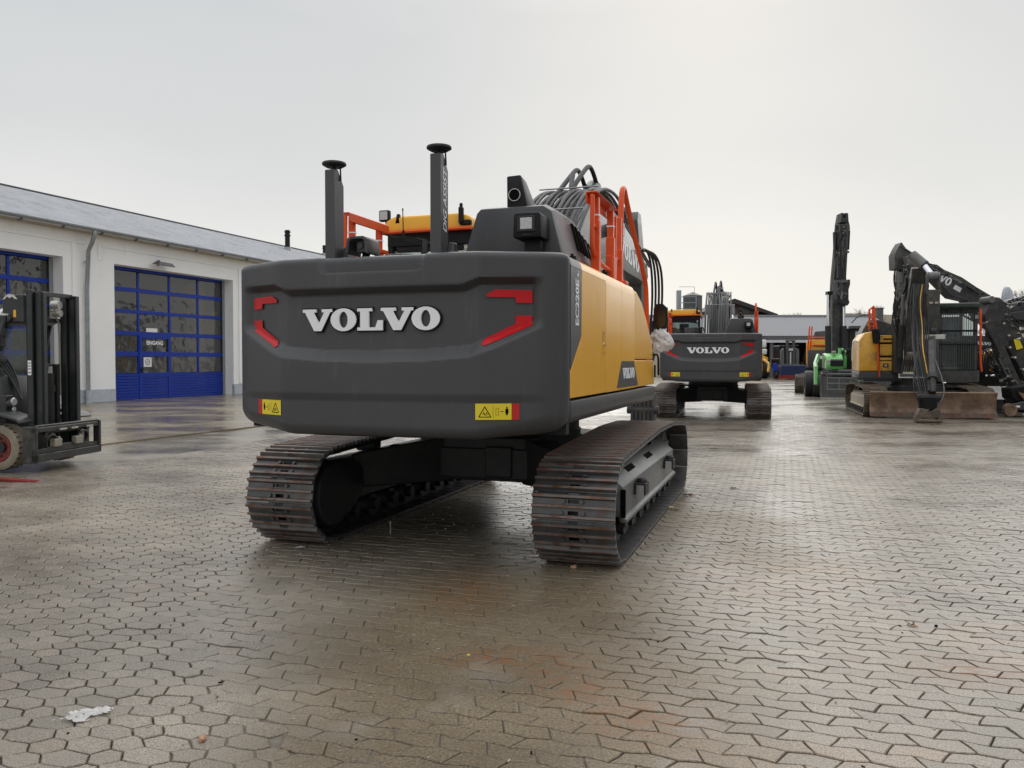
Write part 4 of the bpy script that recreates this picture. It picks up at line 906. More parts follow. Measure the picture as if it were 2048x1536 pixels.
        if door:
            x0, x1 = a + cw * 1.02, a + cw * 1.98; t = zf(672)
            m = M(); m.span((x0 - .04, Y - .03, .02), (x0 + .10, Y - .004, t)); m.span((x1 - .10, Y - .03, .02), (x1 + .04, Y - .004, t)); m.span((x0 + .1, Y - .03, t - .12), (x1 - .1, Y - .004, t)); m.span((x0 + .1, Y - .03, zf(885) - .01), (x1 - .1, Y - .004, zf(840) + .01)); m.span((x0 + .1, Y - .03, zf(1100)), (x1 - .1, Y - .004, zf(1055)))
            d = O('wicket_door', m, MT['blue'], gt, bev=.006)
            m = M(); m.span((x0 + .02, Y - .06, 1.05), (x0 + .06, Y - .03, 1.25)); m.span((x0 + .02, Y - .08, 1.17), (x0 + .16, Y - .06, 1.20)); O('door_handle', m, MT['black'], d)
            m = M(); put_text(m, 'EINGANG', ((x0 + x1) / 2, Y - .0, zf(770) + .02), (1, 0, 0), (0, 0, 1), .15, .88, bold=.03); O('door_lettering', m, MT['white_print'], d)
            m = M(); m.span((x0 + .20, Y + .005, zf(995)), (x0 + .62, Y + .01, zf(895))); nn = O('notice', m, MT['paper'], d)
            m = M(); m.ring((x0 + .41, Y + .003, zf(945)), (0, 1, 0), .12, .10, .004); m.ring((x0 + .41, Y + .003, zf(945)), (0, 1, 0), .05, .035, .004); O('stamp', m, MT['navy'], nn)
            m = M(); m.span((x0 + .35, Y + .005, zf(640)), (x0 + .95, Y + .01, zf(595))); O('notice', m, MT['paper'], gt)
    for i, (a, b) in enumerate(gates[1:4]): gate(a, b, i == 1)
    m = M()
    for a, b in (gates[0], gates[4]): m.span((a, .5, 0), (b, .55, gh))
    O('gate_leaf', m, MT['blue'], ws)
    # interior seen through the panes
    m = M(); m.span((S0, .7, -.02), (S1, 12.4, .0)); m.span((S0, 5.6, 0), (S1, 5.7, 5.9)); O('interior', m, MT['dark_inside'], ws)
    m = M()
    for x, h in ((5.9, 5.0), (-3.2, 4.5), (13.0, 4.6)): m.span((x, 1.4, 0), (x + .55, 1.9, h))
    O('interior_column', m, MT['cream_inside'], ws)
    rr = random.Random(5)
    for i in range(26):
        x = rr.uniform(-8, 13); h = rr.uniform(.5, 1.9); y = rr.uniform(2.5, 5.0); m = M(); m.span((x, y, 0), (x + rr.uniform(.3, 1.2), y + .5, h)); m.span((x + .1, y - .1, h), (x + .3, y + .3, h + .25))
        O('stored_goods', m, MT[rr.choice(['anthracite', 'cream_inside', 'frame_grey', 'rim_red', 'yellow_old', 'slate', 'beige'])], ws)
    for i in range(9):
        x = -8 + i * 2.6; m = M(); m.span((x, 5.4, 2.5 + (i % 3) * .5), (x + 1.9, 5.55, 3.1 + (i % 2))); O('shelf_board', m, MT[('cream_inside', 'beige', 'slate')[i % 3]], ws)
    m = M(); m.span((-.2, 2.2, 3.1), (1.6, 2.6, 3.25)); m.span((-.2, 2.0, 2.9), (.9, 2.3, 3.0)); O('crane_beam', m, MT['orange'], ws)
build_workshop()

# ------------------------------------------------------------------ fork lift truck on the left
def forklift():
    t = thing('forklift', 'black forklift truck without forks in front of the white workshop', 'forklift', (-6.40, 11.73, 0), math.atan2(-.12, .99))
    # local x forward (towards the right of the picture), y away from the camera
    def wheel(y, s):
        m = M(); n = 40; c = (-.50, y, .318); w_ = .26
        prof = [(.205, -.5), (.275, -.5), (.308, -.42), (.318, -.2), (.318, .2), (.308, .42), (.275, .5), (.205, .5)]
        vs = [(c[0] + r * math.cos(2 * math.pi * i / n), c[1] + a * w_, c[2] + r * math.sin(2 * math.pi * i / n)) for r, a in prof for i in range(n)]; k = len(prof)
        m.add(vs, [(j * n + i, j * n + (i + 1) % n, ((j + 1) % k) * n + (i + 1) % n, ((j + 1) % k) * n + i) for j in range(k) for i in range(n)])
        ty = O('tyre', m, MT['tyre_pale'], t)
        m = M()
        for i in range(26):
            a = 2 * math.pi * i / 26
            for e in (-1, 1): m.box((c[0] + .3145 * math.cos(a), c[1] + e * w_ * .36, c[2] + .3145 * math.sin(a)), (.010, w_ * .22, .012), Matrix.Rotation(-a, 3, 'Y'))
        O('tread_groove', m, MT['rubber'], ty, kind='stuff')
        m = M(); m.ring(c, (0, 1, 0), .21, .14, .20); m.cyl((c[0], y - s * .06, c[2]), (c[0], y - s * .02, c[2]), .16, n=28); m.ring((c[0], y - s * .10, c[2]), (0, 1, 0), .19, .165, .04)
        rm = O('rim', m, MT['rim_red'], t); m = M(); m.cyl((c[0], y - s * .09, c[2]), (c[0], y - s * .02, c[2]), .075, n=20)
        for i in range(8): a = i * math.pi / 4; m.cyl((c[0] + .12 * math.cos(a), y - s * .075, c[2] + .12 * math.sin(a)), (c[0] + .12 * math.cos(a), y - s * .05, c[2] + .12 * math.sin(a)), .014, n=6)
        O('hub', m, MT['rubber'], rm)
    wheel(-.56, 1); wheel(.62, -1)
    # mast: outer and inner channels on both sides, cross members, lift cylinder, hoses
    for y in (-.40, .30):
        m = M(); m.span((-.21, y - .08, .12), (-.12, y - .045, 2.47)); m.span((-.21, y - .08, .12), (-.19, y + .0, 2.47)); m.span((-.15, y - .08, .12), (-.14, y + .02, 2.47)); O('mast_channel', m, MT['forklift_black'], t, bev=.004)
        m = M(); m.span((-.13, y - .03, .14), (.0, y + .0, 2.44)); m.span((-.13, y - .03, .14), (-.10, y + .06, 2.44)); m.span((-.03, y - .03, .14), (.0, y + .06, 2.44)); O('mast_channel', m, MT['forklift_black'], t, bev=.004)
    m = M(); m.span((-.12, -.36, 2.40), (-.06, .30, 2.46)); O('mast_crossbar', m, MT['forklift_black'], t, bev=.004)
    for z in (2.04, 1.38, .65): m = M(); m.span((-.28, -.32, z), (-.23, .26, z + .07)); O('mast_crossbar', m, MT['forklift_black'], t, bev=.004)
    m = M(); m.cyl((-.2, -.02, .2), (-.2, -.02, 1.32), .05); m.cyl((-.2, -.02, 1.05), (-.2, -.02, 1.15), .065); m.span((-.24, .07, .2), (-.16, .13, 1.45)); lc = O('lift_cylinder', m, MT['rubber'], t)
    m = M(); m.cyl((-.2, -.02, 1.3), (-.2, -.02, 1.42), .03); O('piston_rod', m, MT['pale_metal'], lc)
    m = M(); m.tube([(-.2, .05, 2.18), (-.2, .14, 2.1), (-.2, .19, 2.02), (-.2, .19, 1.0)], .014, smooth=1); m.tube([(-.2, .03, 2.2), (-.2, .12, 2.28), (-.2, .16, 2.36)], .018); O('mast_hose', m, MT['valve_beige'], t)
    m = M(); m.cyl((-.24, .10, 2.30), (-.12, .10, 2.30), .06); m.cyl((-.24, .12, 2.18), (-.12, .12, 2.18), .05); O('pulley', m, MT['pale_metal'], t)
    m = M(); m.span((-.62, -.42, 2.02), (-.27, -.34, 2.42)); m.span((-.62, -.41, 1.95), (-.52, -.36, 2.05)); O('cylinder_bracket', m, MT['forklift_black'], t, bev=.02)
    m = M(); m.span((-.40, -.425, 2.10), (-.44, -.421, 2.20)); O('reflector', m, MT['yellow'], t)
    m = M(); m.cyl((-.62, -.38, 2.14), (-.62, -.28, 2.14), .09, n=22); m.cyl((-.62, -.30, 2.14), (-1.6, -.30, 2.06), .035); tc_ = O('tilt_cylinder', m, MT['pale_metal'], t); m = M(); m.ring((-.62, -.385, 2.14), (0, 1, 0), .085, .045, .01); O('cap_ring', m, MT['chrome'], tc_)
    # white sprung mark on the mast (maker's badge area left blank) and type plate
    m = M()
    n = 7; m.prism([(-.60, 2.345), (-.55, 2.40), (-.50, 2.42), (-.42, 2.40), (-.37, 2.345), (-.42, 2.355), (-.45, 2.385), (-.49, 2.36), (-.53, 2.385), (-.56, 2.35)], -.428, -.424, 'y'); O('maker_mark', m, MT['pale_metal'], t)
    m = M(); m.span((-.19, -.484, 1.30), (-.14, -.4805, 1.50)); pl = O('type_plate', m, MT['white_print'], t)
    m = M()
    for z in (1.33, 1.38, 1.42, 1.46): m.span((-.182, -.4855, z), (-.148, -.4842, z + .012))
    O('plate_print', m, MT['ink'], pl)
    # carriage
    m = M(); m.span((.02, -.76, .56), (.09, .76, .64)); m.span((.03, -.76, .10), (.10, .76, .22)); m.prism([(-.76, .22), (-.76, .28), (-.2, .34), (.2, .34), (.76, .28), (.76, .22)], .04, .08); m.span((-.10, -.76, .08), (.10, -.70, .66)); m.span((-.0, .70, .12), (.10, .76, .66)); m.span((.02, .44, .20), (.07, .50, .58)); m.span((.02, -.50, .20), (.07, -.46, .58)); m.span((-.08, -.60, .52), (.02, .60, .57))
    m.cyl((.06, -.72, .66), (.06, .72, .66), .022)
    m.v = [(p[0], p[1] * .94 - .02, .11 + (p[2] - .08) * .86) for p in m.v]; cg = O('fork_carriage', m, MT['carriage'], t, bev=.008)
    for y in (-.30, .16): m = M(); m.box((.08, y, .36), (.08, .16, .11)); m.box((.10, y + .03, .42), (.03, .05, .04)); O('valve_block', m, MT['valve_beige'], cg, bev=.008)
    for y, s in ((-.3, 1), (.16, -1)): m = M(); m.tube([(.09, y, .42), (.12, y - s * .12, .5), (.10, y - s * .22, .42), (.06, y - s * .2, .3), (.06, y, .26)], .016, smooth=2); O('hose', m, MT['rubber'], cg)
    for y in (-.25, .0, .34): m = M(); m.span((.092, y, .53), (.112, y + .14, .553)); O('wear_pad', m, MT['pale_metal'], cg)
    # body, fenders, cab with roof, pillars, glass, seat
    m = M(); m.prism([(-.55, .35), (-.55, .95), (-.62, 1.28), (-2.6, 1.28), (-2.75, .9), (-2.7, .25), (-1.0, .25), (-.95, .4)], -.46, .50, 'y'); m.span((-2.8, -.5, .3), (-2.2, .5, 1.25)); O('body', m, MT['forklift_black'], t, bev=.02, seg=2)
    for y0, y1 in ((-.74, -.38), (.44, .80)):
        m = M(); m.prism([(-.12, .67), (-.18, .72), (-.42, .80), (-.72, .78), (-1.0, .56), (-1.02, .52), (-.95, .5), (-.70, .74), (-.44, .755), (-.2, .69), (-.13, .645)], y0, y1, 'y'); O('fender', m, MT['anthracite'], t, bev=.006)
    for y in (-.44, .46):
        m = M(); m.cyl((-.52, y, .90), (-.44, y, .90), .075, .07, n=20); m.span((-.60, y - .07, .78), (-.50, y + .07, 1.02)); hl = O('headlight', m, MT['forklift_black'], t, bev=.01)
        m = M(); m.cyl((-.445, y, .93), (-.425, y, .93), .06, .045, n=20); m.cyl((-.445, y, .83), (-.43, y, .83), .035, .03, n=14); O('lens', m, MT['lens'], hl)
    m = M(); m.span((-2.6, -.48, 2.02), (-.52, .52, 2.12)); m.prism([(-.52, 2.02), (-.46, 2.05), (-.46, 2.10), (-.52, 2.12)], -.46, .50, 'y')
    for y in (-.46, .50):
        m.tube([(-.56, y, 2.04), (-.78, y, 1.25)], .035); m.tube([(-2.3, y, 2.04), (-2.4, y, 1.2)], .04); m.tube([(-1.3, y, 2.04), (-1.5, y, 1.2)], .025)
    cb = O('overhead_guard', m, MT['forklift_black'], t, bev=.012)
    m = M(); m.tube([(-2.4, -.44, 2.15), (-.52, -.44, 2.13)], .02); m.box((-1.3, -.2, 2.135), (1.6, .5, .02)); O('guard_plate', m, MT['pale_metal'], cb)
    for y in (-.47, .51): m = M(); m.add([(-.60, y, 2.0), (-.80, y, 1.3), (-2.3, y, 1.3), (-2.25, y, 2.0)], [(0, 1, 2, 3)]); O('side_window', m, MT['cab_glass'], cb)
    m = M(); m.add([(-.58, -.42, 1.98), (-.78, -.42, 1.3), (-.78, .46, 1.3), (-.58, .46, 1.98)], [(0, 1, 2, 3)]); O('windscreen', m, MT['cab_glass'], cb)
    m = M(); m.box((-1.75, 0, 1.32), (.45, .45, .12)); m.box((-1.95, 0, 1.58), (.12, .42, .5)); m.tube([(-1.0, -.1, 1.2), (-1.15, -.1, 1.45)], .03); m.ring((-1.17, -.1, 1.47), (-.5, 0, 1), .17, .145, .025); O('seat', m, MT['rubber'], cb, bev=.02)
    for i in range(4): m = M(); m.tube([(-.60, -.38 + .06 * i, 1.05), (-.72 - .03 * i, -.40 + .05 * i, 1.35), (-.78, -.36 + .05 * i, 1.55 + .02 * i), (-.62, -.3 + .05 * i, 1.3), (-.45, -.28, .95)], .014, smooth=2); O('hose', m, MT['rubber'], t)
    m = M(); m.box((-.62, -.42, 1.75), (.05, .10, .12)); m.box((-.62, -.42, 1.5), (.05, .12, .06)); O('work_light', m, MT['rubber'], t, bev=.01)
    m = M(); m.tube([(-.5, .58, 1.02), (-.42, .68, 1.02), (-.4, .72, .98), (-.4, .72, .78), (-.42, .68, .74), (-.5, .6, .74)], .016, smooth=1); O('entry_handle', m, MT['rubber'], t)
forklift()
# detached red forks on the ground
for (py, wid, lab) in ((964, .10, 'red fork arm lying on the paving beside the forklift'), (976, .07, 'short brown steel bar lying at the left edge, nearer than the red fork')):
    p = at(10, py, 1642 * CAMH / (py - 723.2)); x1 = at(78 if py < 970 else 18, py, p.y).x
    m = M(); m.prism([(p.x - 1.2, .05), (p.x - 1.2, .005), (x1, .0), (x1, .008), (x1 - .25, .03), (p.x - .2, .06)], p.y - wid / 2, p.y + wid / 2, 'y')
    o = O('fork_arm' if py < 970 else 'steel_bar', m, MT['rim_red' if py < 970 else 'rusty_edge'], bev=.006); tag(o, lab, 'fork' if py < 970 else 'bar')

# ------------------------------------------------------------------ dozer-blade excavator facing the camera (right middle)
def blade_excavator():
    t = thing('excavator', 'yellow short-tail excavator facing the camera with rusty dozer blade and barred cab', 'excavator', (10.9, 21.3, 0), -R(16))
    # local: x to the right of the picture, y away from the camera
    m = M(); P = [(.0, .70), (-.03, .68), (.09, .45), (.09, .25), (-.04, .07), (-.02, .05), (.03, .05), (.13, .22), (.14, .45), (.03, .70)]
    m.prism(P, -1.48, 1.52); bl = O('dozer_blade', m, MT['mud_blade'], t, bev=.006)
    m = M(); m.span((-1.48, -.045, .04), (1.52, -.02, .16)); O('cutting_edge', m, MT['rusty_edge'], bl)
    for x in (-.5, .5): m = M(); m.prism([(.1, .2), (.1, .5), (1.2, .52), (1.2, .35)], x - .07, x + .07); O('blade_arm', m, MT['mud_blade'], bl)
    O('undercarriage', M().span((-.55, 1.2, .35), (.55, 3.6, .82)).span((-1.2, 1.5, .45), (1.2, 1.8, .7)).span((-1.2, 3.0, .45), (1.2, 3.3, .7)), MT['frame_dark'], t)
    holder = O('track_mount', M().span((-1.0, -.2, .4), (1.0, .2, .6)), MT['frame_dark'], t); holder.location = (0, 2.45, 0)
    crawler(holder, xs=(-1.30, 1.25), detail=False, frame='beige', shoemats=('mud_shoe', 'mud_shoe', 'mud_shoe', 'ink'), steps=False)
    m = M(); m.cyl((0, 2.4, .8), (0, 2.4, 1.0), .6, n=30); m.span((-1.42, 1.95, .92), (1.45, 4.0, 1.02)); O('slewing_deck', m, MT['frame_dark'], t)
    # engine side: rounded yellow corner cover, black mirror recess, service doors
    m = M(); m.prism([(-1.50, 1.20), (-1.50, 2.10), (-1.36, 2.32), (-1.16, 2.36), (-1.12, 2.05), (-.98, 1.97), (-.96, 1.20)], 2.12, 3.9, 'y'); O('corner_cover', m, MT['yellow_old'], t, bev=.05, seg=3)
    m = M(); m.prism([(-1.50, 1.19), (-1.50, 1.02), (-1.40, .94), (-.46, .92), (-.46, 1.19)], 2.10, 3.9, 'y'); O('lower_skirt', m, MT['anthracite'], t, bev=.01)
    m = M(); m.span((-.97, 2.2, 1.21), (-.45, 3.9, 2.2)); eb = O('engine_bay', m, MT['black'], t)
    for z0, z1 in ((1.22, 1.50), (1.52, 1.60), (1.66, 1.98), (2.04, 2.24)): m = M(); m.span((-.95, 2.14, z0), (-.46, 2.22, z1)); O('service_door', m, MT['yellow_old'], t, bev=.012)
    m = M(); m.span((-.87, 2.13, 2.11), (-.60, 2.145, 2.15)); O('vent_slot', m, MT['ink'], t)
    m = M(); m.span((-.86, 2.13, 1.32), (-.72, 2.145, 1.43)); lk = O('latch_plate', m, MT['ink'], t); m = M(); m.span((-.83, 2.12, 1.345), (-.75, 2.132, 1.405)); O('latch', m, MT['pale_metal'], lk)
    for x in (-.50, -.90):
        for z in (1.27, 1.92, 1.70, 2.2): m = M(); m.cyl((x, 2.14, z), (x, 2.13, z), .014, n=8); O('bolt', m, MT['black'], t)
    m = M(); m.prism([(-1.15, 2.02), (-1.19, 2.42), (-1.0, 2.43), (-.96, 2.2), (-.98, 2.03), (-1.05, 1.98)], 1.98, 2.08, 'y'); mr = O('mirror', m, MT['black'], t, bev=.02)
    # orange rails
    m = M(); m.tube([(-1.24, 2.15, 2.40), (-1.24, 2.15, 2.98)], .028); m.tube([(-1.10, 2.2, 2.4), (-1.10, 2.2, 3.06)], .028); m.tube([(-1.26, 2.15, 2.96), (-1.12, 2.2, 3.08), (-1.04, 3.0, 3.08)], .025); m.tube([(-1.04, 3.0, 2.4), (-1.04, 3.0, 3.08)], .025); m.tube([(-1.15, 2.1, 3.0), (-1.06, 2.05, 2.5), (-1.04, 2.02, 2.2), (-1.0, 2.0, 1.5), (-.97, 2.0, 1.05)], .024, smooth=1)
    for z in (2.5, 2.62, 2.74, 2.86): m.tube([(-1.24, 2.15, z), (-1.10, 2.2, z)], .016)
    O('hand_rail', m, MT['orange'], t)
    m = M(); m.tube([(-1.24, 2.15, 2.84), (-1.55, 2.1, 2.8), (-1.72, 2.1, 2.6)], .014, smooth=1); O('mirror_arm', m, MT['black'], t)
    m = M(); m.tube([(-1.5, 2.4, 2.05), (-1.62, 2.4, 2.12), (-1.66, 2.4, 1.9), (-1.66, 2.4, 1.5)], .02, smooth=1); O('side_handle', m, MT['loader_white'], t)
    # hood behind
    m = M(); m.prism([(-1.40, 2.2), (-1.28, 2.5), (-1.15, 2.72), (-.85, 2.73), (-.2, 2.45), (.2, 2.40), (.2, 2.1), (-1.4, 2.1)], 2.9, 4.0, 'y'); O('hood', m, MT['anthracite_worn'], t, bev=.03)
    m = M(); m.span((-1.2, 2.88, 2.55), (-1.12, 2.9, 2.60)); O('marker', m, MT['yellow'], t)
    # cab with guard grille
    m = M(); x0, x1, y0, y1 = .50, 1.46, 1.72, 3.4
    for x in (x0 + .035, x1 - .045):
        for y in (y0 + .04, y1): m.box((x, y, 2.05), (.09 if x > 1 else .07, .08, 1.9))
    m.span((x0, y0, .98), (x1, y1, 1.14)); m.span((x0 - .02, y0 - .12, .92), (x1 + .03, y0 + .2, 1.24)); m.span((x0, y0, 2.86), (x1, y1, 3.02)); m.span((x0, y1 - .05, 1.1), (x1, y1, 2.2)); m.span((x0, y0, 1.95), (x1, y0 + .03, 2.02))
    cb = O('cab', m, MT['anthracite_worn'], t, bev=.01)
    m = M(); m.prism([(x0 - .05, 3.0), (x0 - .02, 3.10), (x1 + .0, 3.10), (x1 + .04, 3.0)], y0 - .10, y1 + .1, 'y'); O('cab_roof', m, MT['slate'], cb, bev=.02)
    m = M(); m.span((x0, y0 - .18, 2.98), (x1, y0 - .08, 3.06)); O('roof_visor', m, MT['green_glass'], cb)
    m = M(); m.add([(x0 + .07, y0 + .05, 2.03), (x1 - .09, y0 + .05, 2.03), (x1 - .09, y0 + .05, 2.85), (x0 + .07, y0 + .05, 2.85)], [(0, 1, 2, 3)]); O('windscreen', m, MT['cab_glass_painted_pale'], cb)
    m = M(); m.add([(x0 + .07, y0 + .05, 1.25), (x1 - .09, y0 + .05, 1.25), (x1 - .09, y0 + .05, 1.94), (x0 + .07, y0 + .05, 1.94)], [(0, 1, 2, 3)]); O('lower_window', m, MT['green_glass'], cb)
    m = M(); m.span((x0 + .08, y1 - .07, 1.1), (x1 - .1, y1 - .055, 2.8)); O('painted_sky_panel', m, MT['painted_sky_grey'], cb)  # added panel, painted with the sky light of a rear window
    m = M(); m.box((1.0, 2.6, 1.75), (.5, .3, .7)); m.box((1.0, 2.4, 1.4), (.5, .5, .14)); m.box((1.0, 2.6, 2.2), (.26, .1, .2)); O('seat', m, MT['rubber'], cb, bev=.03)
    m = M(); m.box((1.02, 2.55, 2.50), (.10, .02, .42)); O('window_film', m, MT['interior_teal'], cb)
    for i in range(16): m = M(); x = x0 + .02 + i * (x1 - x0 - .1) / 15; m.cyl((x, y0 - .10, 1.22), (x, y0 - .10, 2.97), .0085, n=6); O('guard_bar', m, MT['slate'], cb)
    for z, k in ((2.92, .02), (2.84, .012), (2.33, .028), (1.96, .02), (1.24, .03)): m = M(); m.span((x0 - .02, y0 - .115, z - k), (x1 - .03, y0 - .085, z + k)); O('guard_crossbar', m, MT['black'], cb)
    m = M(); m.box((1.40, y0 - .12, 2.70), (.09, .05, .10)); O('cab_lamp', m, MT['valve_beige'], cb, bev=.01)
    m = M(); m.tube([(1.50, 1.7, 2.92), (1.51, 1.66, 2.85), (1.52, 1.66, 1.5), (1.56, 1.68, 1.22)], .03, smooth=1); O('grab_rail', m, MT['orange'], t)
    # boom, hoses, cylinders
    bx = -.24
    m = M(); m.prism([(1.9, 1.35), (1.55, 1.4), (1.42, 2.2), (1.30, 3.2), (.9, 3.75), (.6, 4.0), (.45, 3.95), (.55, 3.7), (1.0, 3.1), (1.2, 2.2), (1.3, 1.5), (1.5, 1.2)], bx - .19, bx + .19); bm_ = O('boom', m, MT['anthracite_worn'], t, bev=.01)
    m = M(); m.span((bx - .40, 1.5, 1.15), (bx - .20, 2.3, 2.7)); m.span((bx + .20, 1.6, 1.1), (bx + .34, 2.3, 2.3)); m.cyl((bx - .42, 1.6, 2.55), (bx - .2, 1.6, 2.55), .10); O('boom_bracket', m, MT['frame_dark'], t, bev=.02)
    for x in (bx - .30, bx + .26): m = M(); m.cyl((x, 1.35, 1.6), (x, 1.2, 2.5), .07); m.cyl((x, 1.2, 2.5), (x, 1.0, 3.3), .045, m=1); O('boom_cylinder', m, [MT['frame_dark'], MT['frame_grey']], t)
    rr = random.Random(8)
    for i in range(9):
        x = -.72 + .055 * i; m = M(); m.tube([(x + .1, 1.45, 2.2), (x - .06 + .02 * i, 1.4, 2.7), (x + .06 + .01 * i, 1.3, 3.1 + rr.uniform(-.05, .05)), (-.45 + .02 * i, 1.1, 3.5), (-.5 + .05 * i, .9, 3.75)], .016, smooth=2); O('hydraulic_hose', m, MT['rubber'], bm_)
    for i in range(8):
        x = -.47 + .055 * i; m = M(); m.tube([(x, 1.5, 1.2), (x, 1.3, 1.55), (x + (.08 if i < 4 else -.08), 1.22, 1.72), (x + (.16 if i < 4 else -.16), 1.3, 1.75)], .016, smooth=2); O('hydraulic_pipe', m, MT['valve_beige' if i % 3 else 'frame_grey'], bm_)
    # arm with fork head, bucket cylinder, tilt coupler
    ax = -.01
    m = M()
    for sx in (-.155, .115): m.prism([(-.1, 3.30), (-.12, 3.68), (.02, 3.80), (.14, 3.68), (.16, 3.30)], ax + sx, ax + sx + .04)
    m.span((ax - .16, -.14, 3.22), (ax + .17, .18, 3.34)); m.prism([(-.16, 3.3), (.18, 3.3), (.12, 2.45), (-.05, 2.2), (-.14, 2.4)], ax - .14, ax + .14); m.cyl((ax - .07, 0, 2.3), (ax + .09, 0, 2.3), .13)
    am = O('arm_head', m, MT['anthracite_worn'], t, bev=.008)
    m = M(); m.cyl((ax - .16, .02, 3.70), (ax + .16, .02, 3.70), .085); m.cyl((ax - .11, .02, 3.70), (ax + .11, .02, 3.70), .11); O('fork_pin', m, MT['frame_grey'], am)
    for x in (-.07, .06): m = M(); m.box((ax + x, -.165, 3.0), (.08, .01, .05)); O('arm_marker', m, MT['beige'], am)
    m = M(); m.cyl((-.16, .35, 4.02), (-.42, .55, 4.32), .14, n=18); cy = O('arm_cylinder', m, MT['frame_grey'], t); m = M(); m.cyl((-.04, .1, 3.75), (-.18, .36, 4.04), .075, n=14); O('piston_rod', m, MT['chrome'], cy)
    m = M(); m.span((ax - .33, -.14, 2.06), (ax + .28, .10, 2.18)); m.span((ax - .34, -.12, 1.92), (ax - .22, .0, 2.06)); O('arm_yoke', m, MT['pale_metal'], am, bev=.01)
    m = M(); m.tube([(ax, .05, 2.2), (-.10, -.45, 1.75), (-.24, -1.15, 1.10), (-.29, -1.5, .74)], .125, n=4); O('arm', m, MT['anthracite_worn'], t, bev=.02)
    m = M(); m.cyl((-.14, -.55, 1.98), (-.27, -1.42, 1.15), .075, n=18); m.cyl((-.28, -1.45, 1.1), (-.29, -1.6, .75), .06); m.cyl((-.28, -1.40, 1.18), (-.28, -1.46, 1.08), .115, n=18); O('bucket_cylinder', m, MT['anthracite_worn'], t)
    for i in range(9):
        m = M(); x = -.52 + .035 * i; m.tube([(x + .12, .5, 3.55), (x + .06 * math.sin(i), .2, 3.0), (x + .02, .0, 2.4), (x - .05 + .03 * math.cos(i * 2), -.4, 1.9), (x - .05, -.9, 1.35), (x + .02 * i - .12, -1.3, .95), (x - .02, -1.5, .6)], .013 + .004 * (i % 3), smooth=2); O('hydraulic_hose', m, MT['hose_grey' if i % 3 == 1 else 'rubber'], t)
    m = M(); m.cyl((-.62, -1.55, .62), (-.10, -1.55, .62), .085, n=16); m.span((-.60, -1.62, .5), (-.14, -1.45, .7)); m.cyl((-.58, -1.5, .55), (-.13, -1.5, .55), .05); O('linkage', m, MT['frame_dark'], t, bev=.02)
    m = M(); m.cyl((-.38, -1.55, .34), (-.38, -1.55, .58), .19, .21, n=24); O('tilt_rotator', m, MT['black'], t)
    m = M(); m.prism([(-.68, .02), (-.68, .16), (-.60, .34), (-.52, .36), (-.38, .28), (-.24, .36), (-.16, .34), (-.10, .16), (-.10, .02), (-.2, .02), (-.2, .14), (-.56, .14), (-.56, .02)], -1.75, -1.38, 'y'); m.cyl((-.66, -1.72, .06), (-.12, -1.72, .06), .045); O('quick_coupler', m, MT['mud_shoe'], t, bev=.01)
    for s, x in ((-1, -.62), (1, -.12)): m = M(); m.tube([(x * .6 - .12, -.8, 1.8), (x + s * .05, -1.3, 1.2), (x + s * .10, -1.6, .75), (x - s * .02, -1.65, .5), (x - s * .03, -1.6, .36)], .015, smooth=2); O('hydraulic_hose', m, MT['frame_grey' if s > 0 else 'rubber'], t)
    for i in range(5): m = M(); x = ax - .30 + .05 * i; m.tube([(x + .05, .25, 3.5), (x - .04, .1, 3.0), (x, -.1, 2.4), (x - .08, -.5, 1.9), (x - .08, -1.1, 1.3), (x - .05, -1.4, .8)], .015, smooth=2); O('hydraulic_hose', m, MT[('rubber', 'sticker_yellow', 'rubber', 'rubber', 'rubber')[i]] if i != 1 else MT['yellow_old'], am)
blade_excavator()

def slab(name, pts, Y, th, material, parent, bev=.01):
    """upright plate with the outline pts (pixels of the photograph) standing at distance Y, th metres thick"""
    q = [at(px, py, Y) for px, py in pts]; base = parent.matrix_world.inverted() if False else None
    m = M(); m.prism([(p.x - parent.location.x, p.z - parent.location.z) for p in q], Y - th / 2 - parent.location.y, Y + th / 2 - parent.location.y, 'y'); return O(name, m, MT[material], parent, bev=bev)
def rod(name, pts, r, material, parent, Y=None, smooth=0, n=8):
    q = [at(p[0], p[1], p[2] if len(p) > 2 else Y) - parent.location for p in pts]
    m = M(); m.tube(q, r, n=n, smooth=smooth); return O(name, m, MT[material], parent)
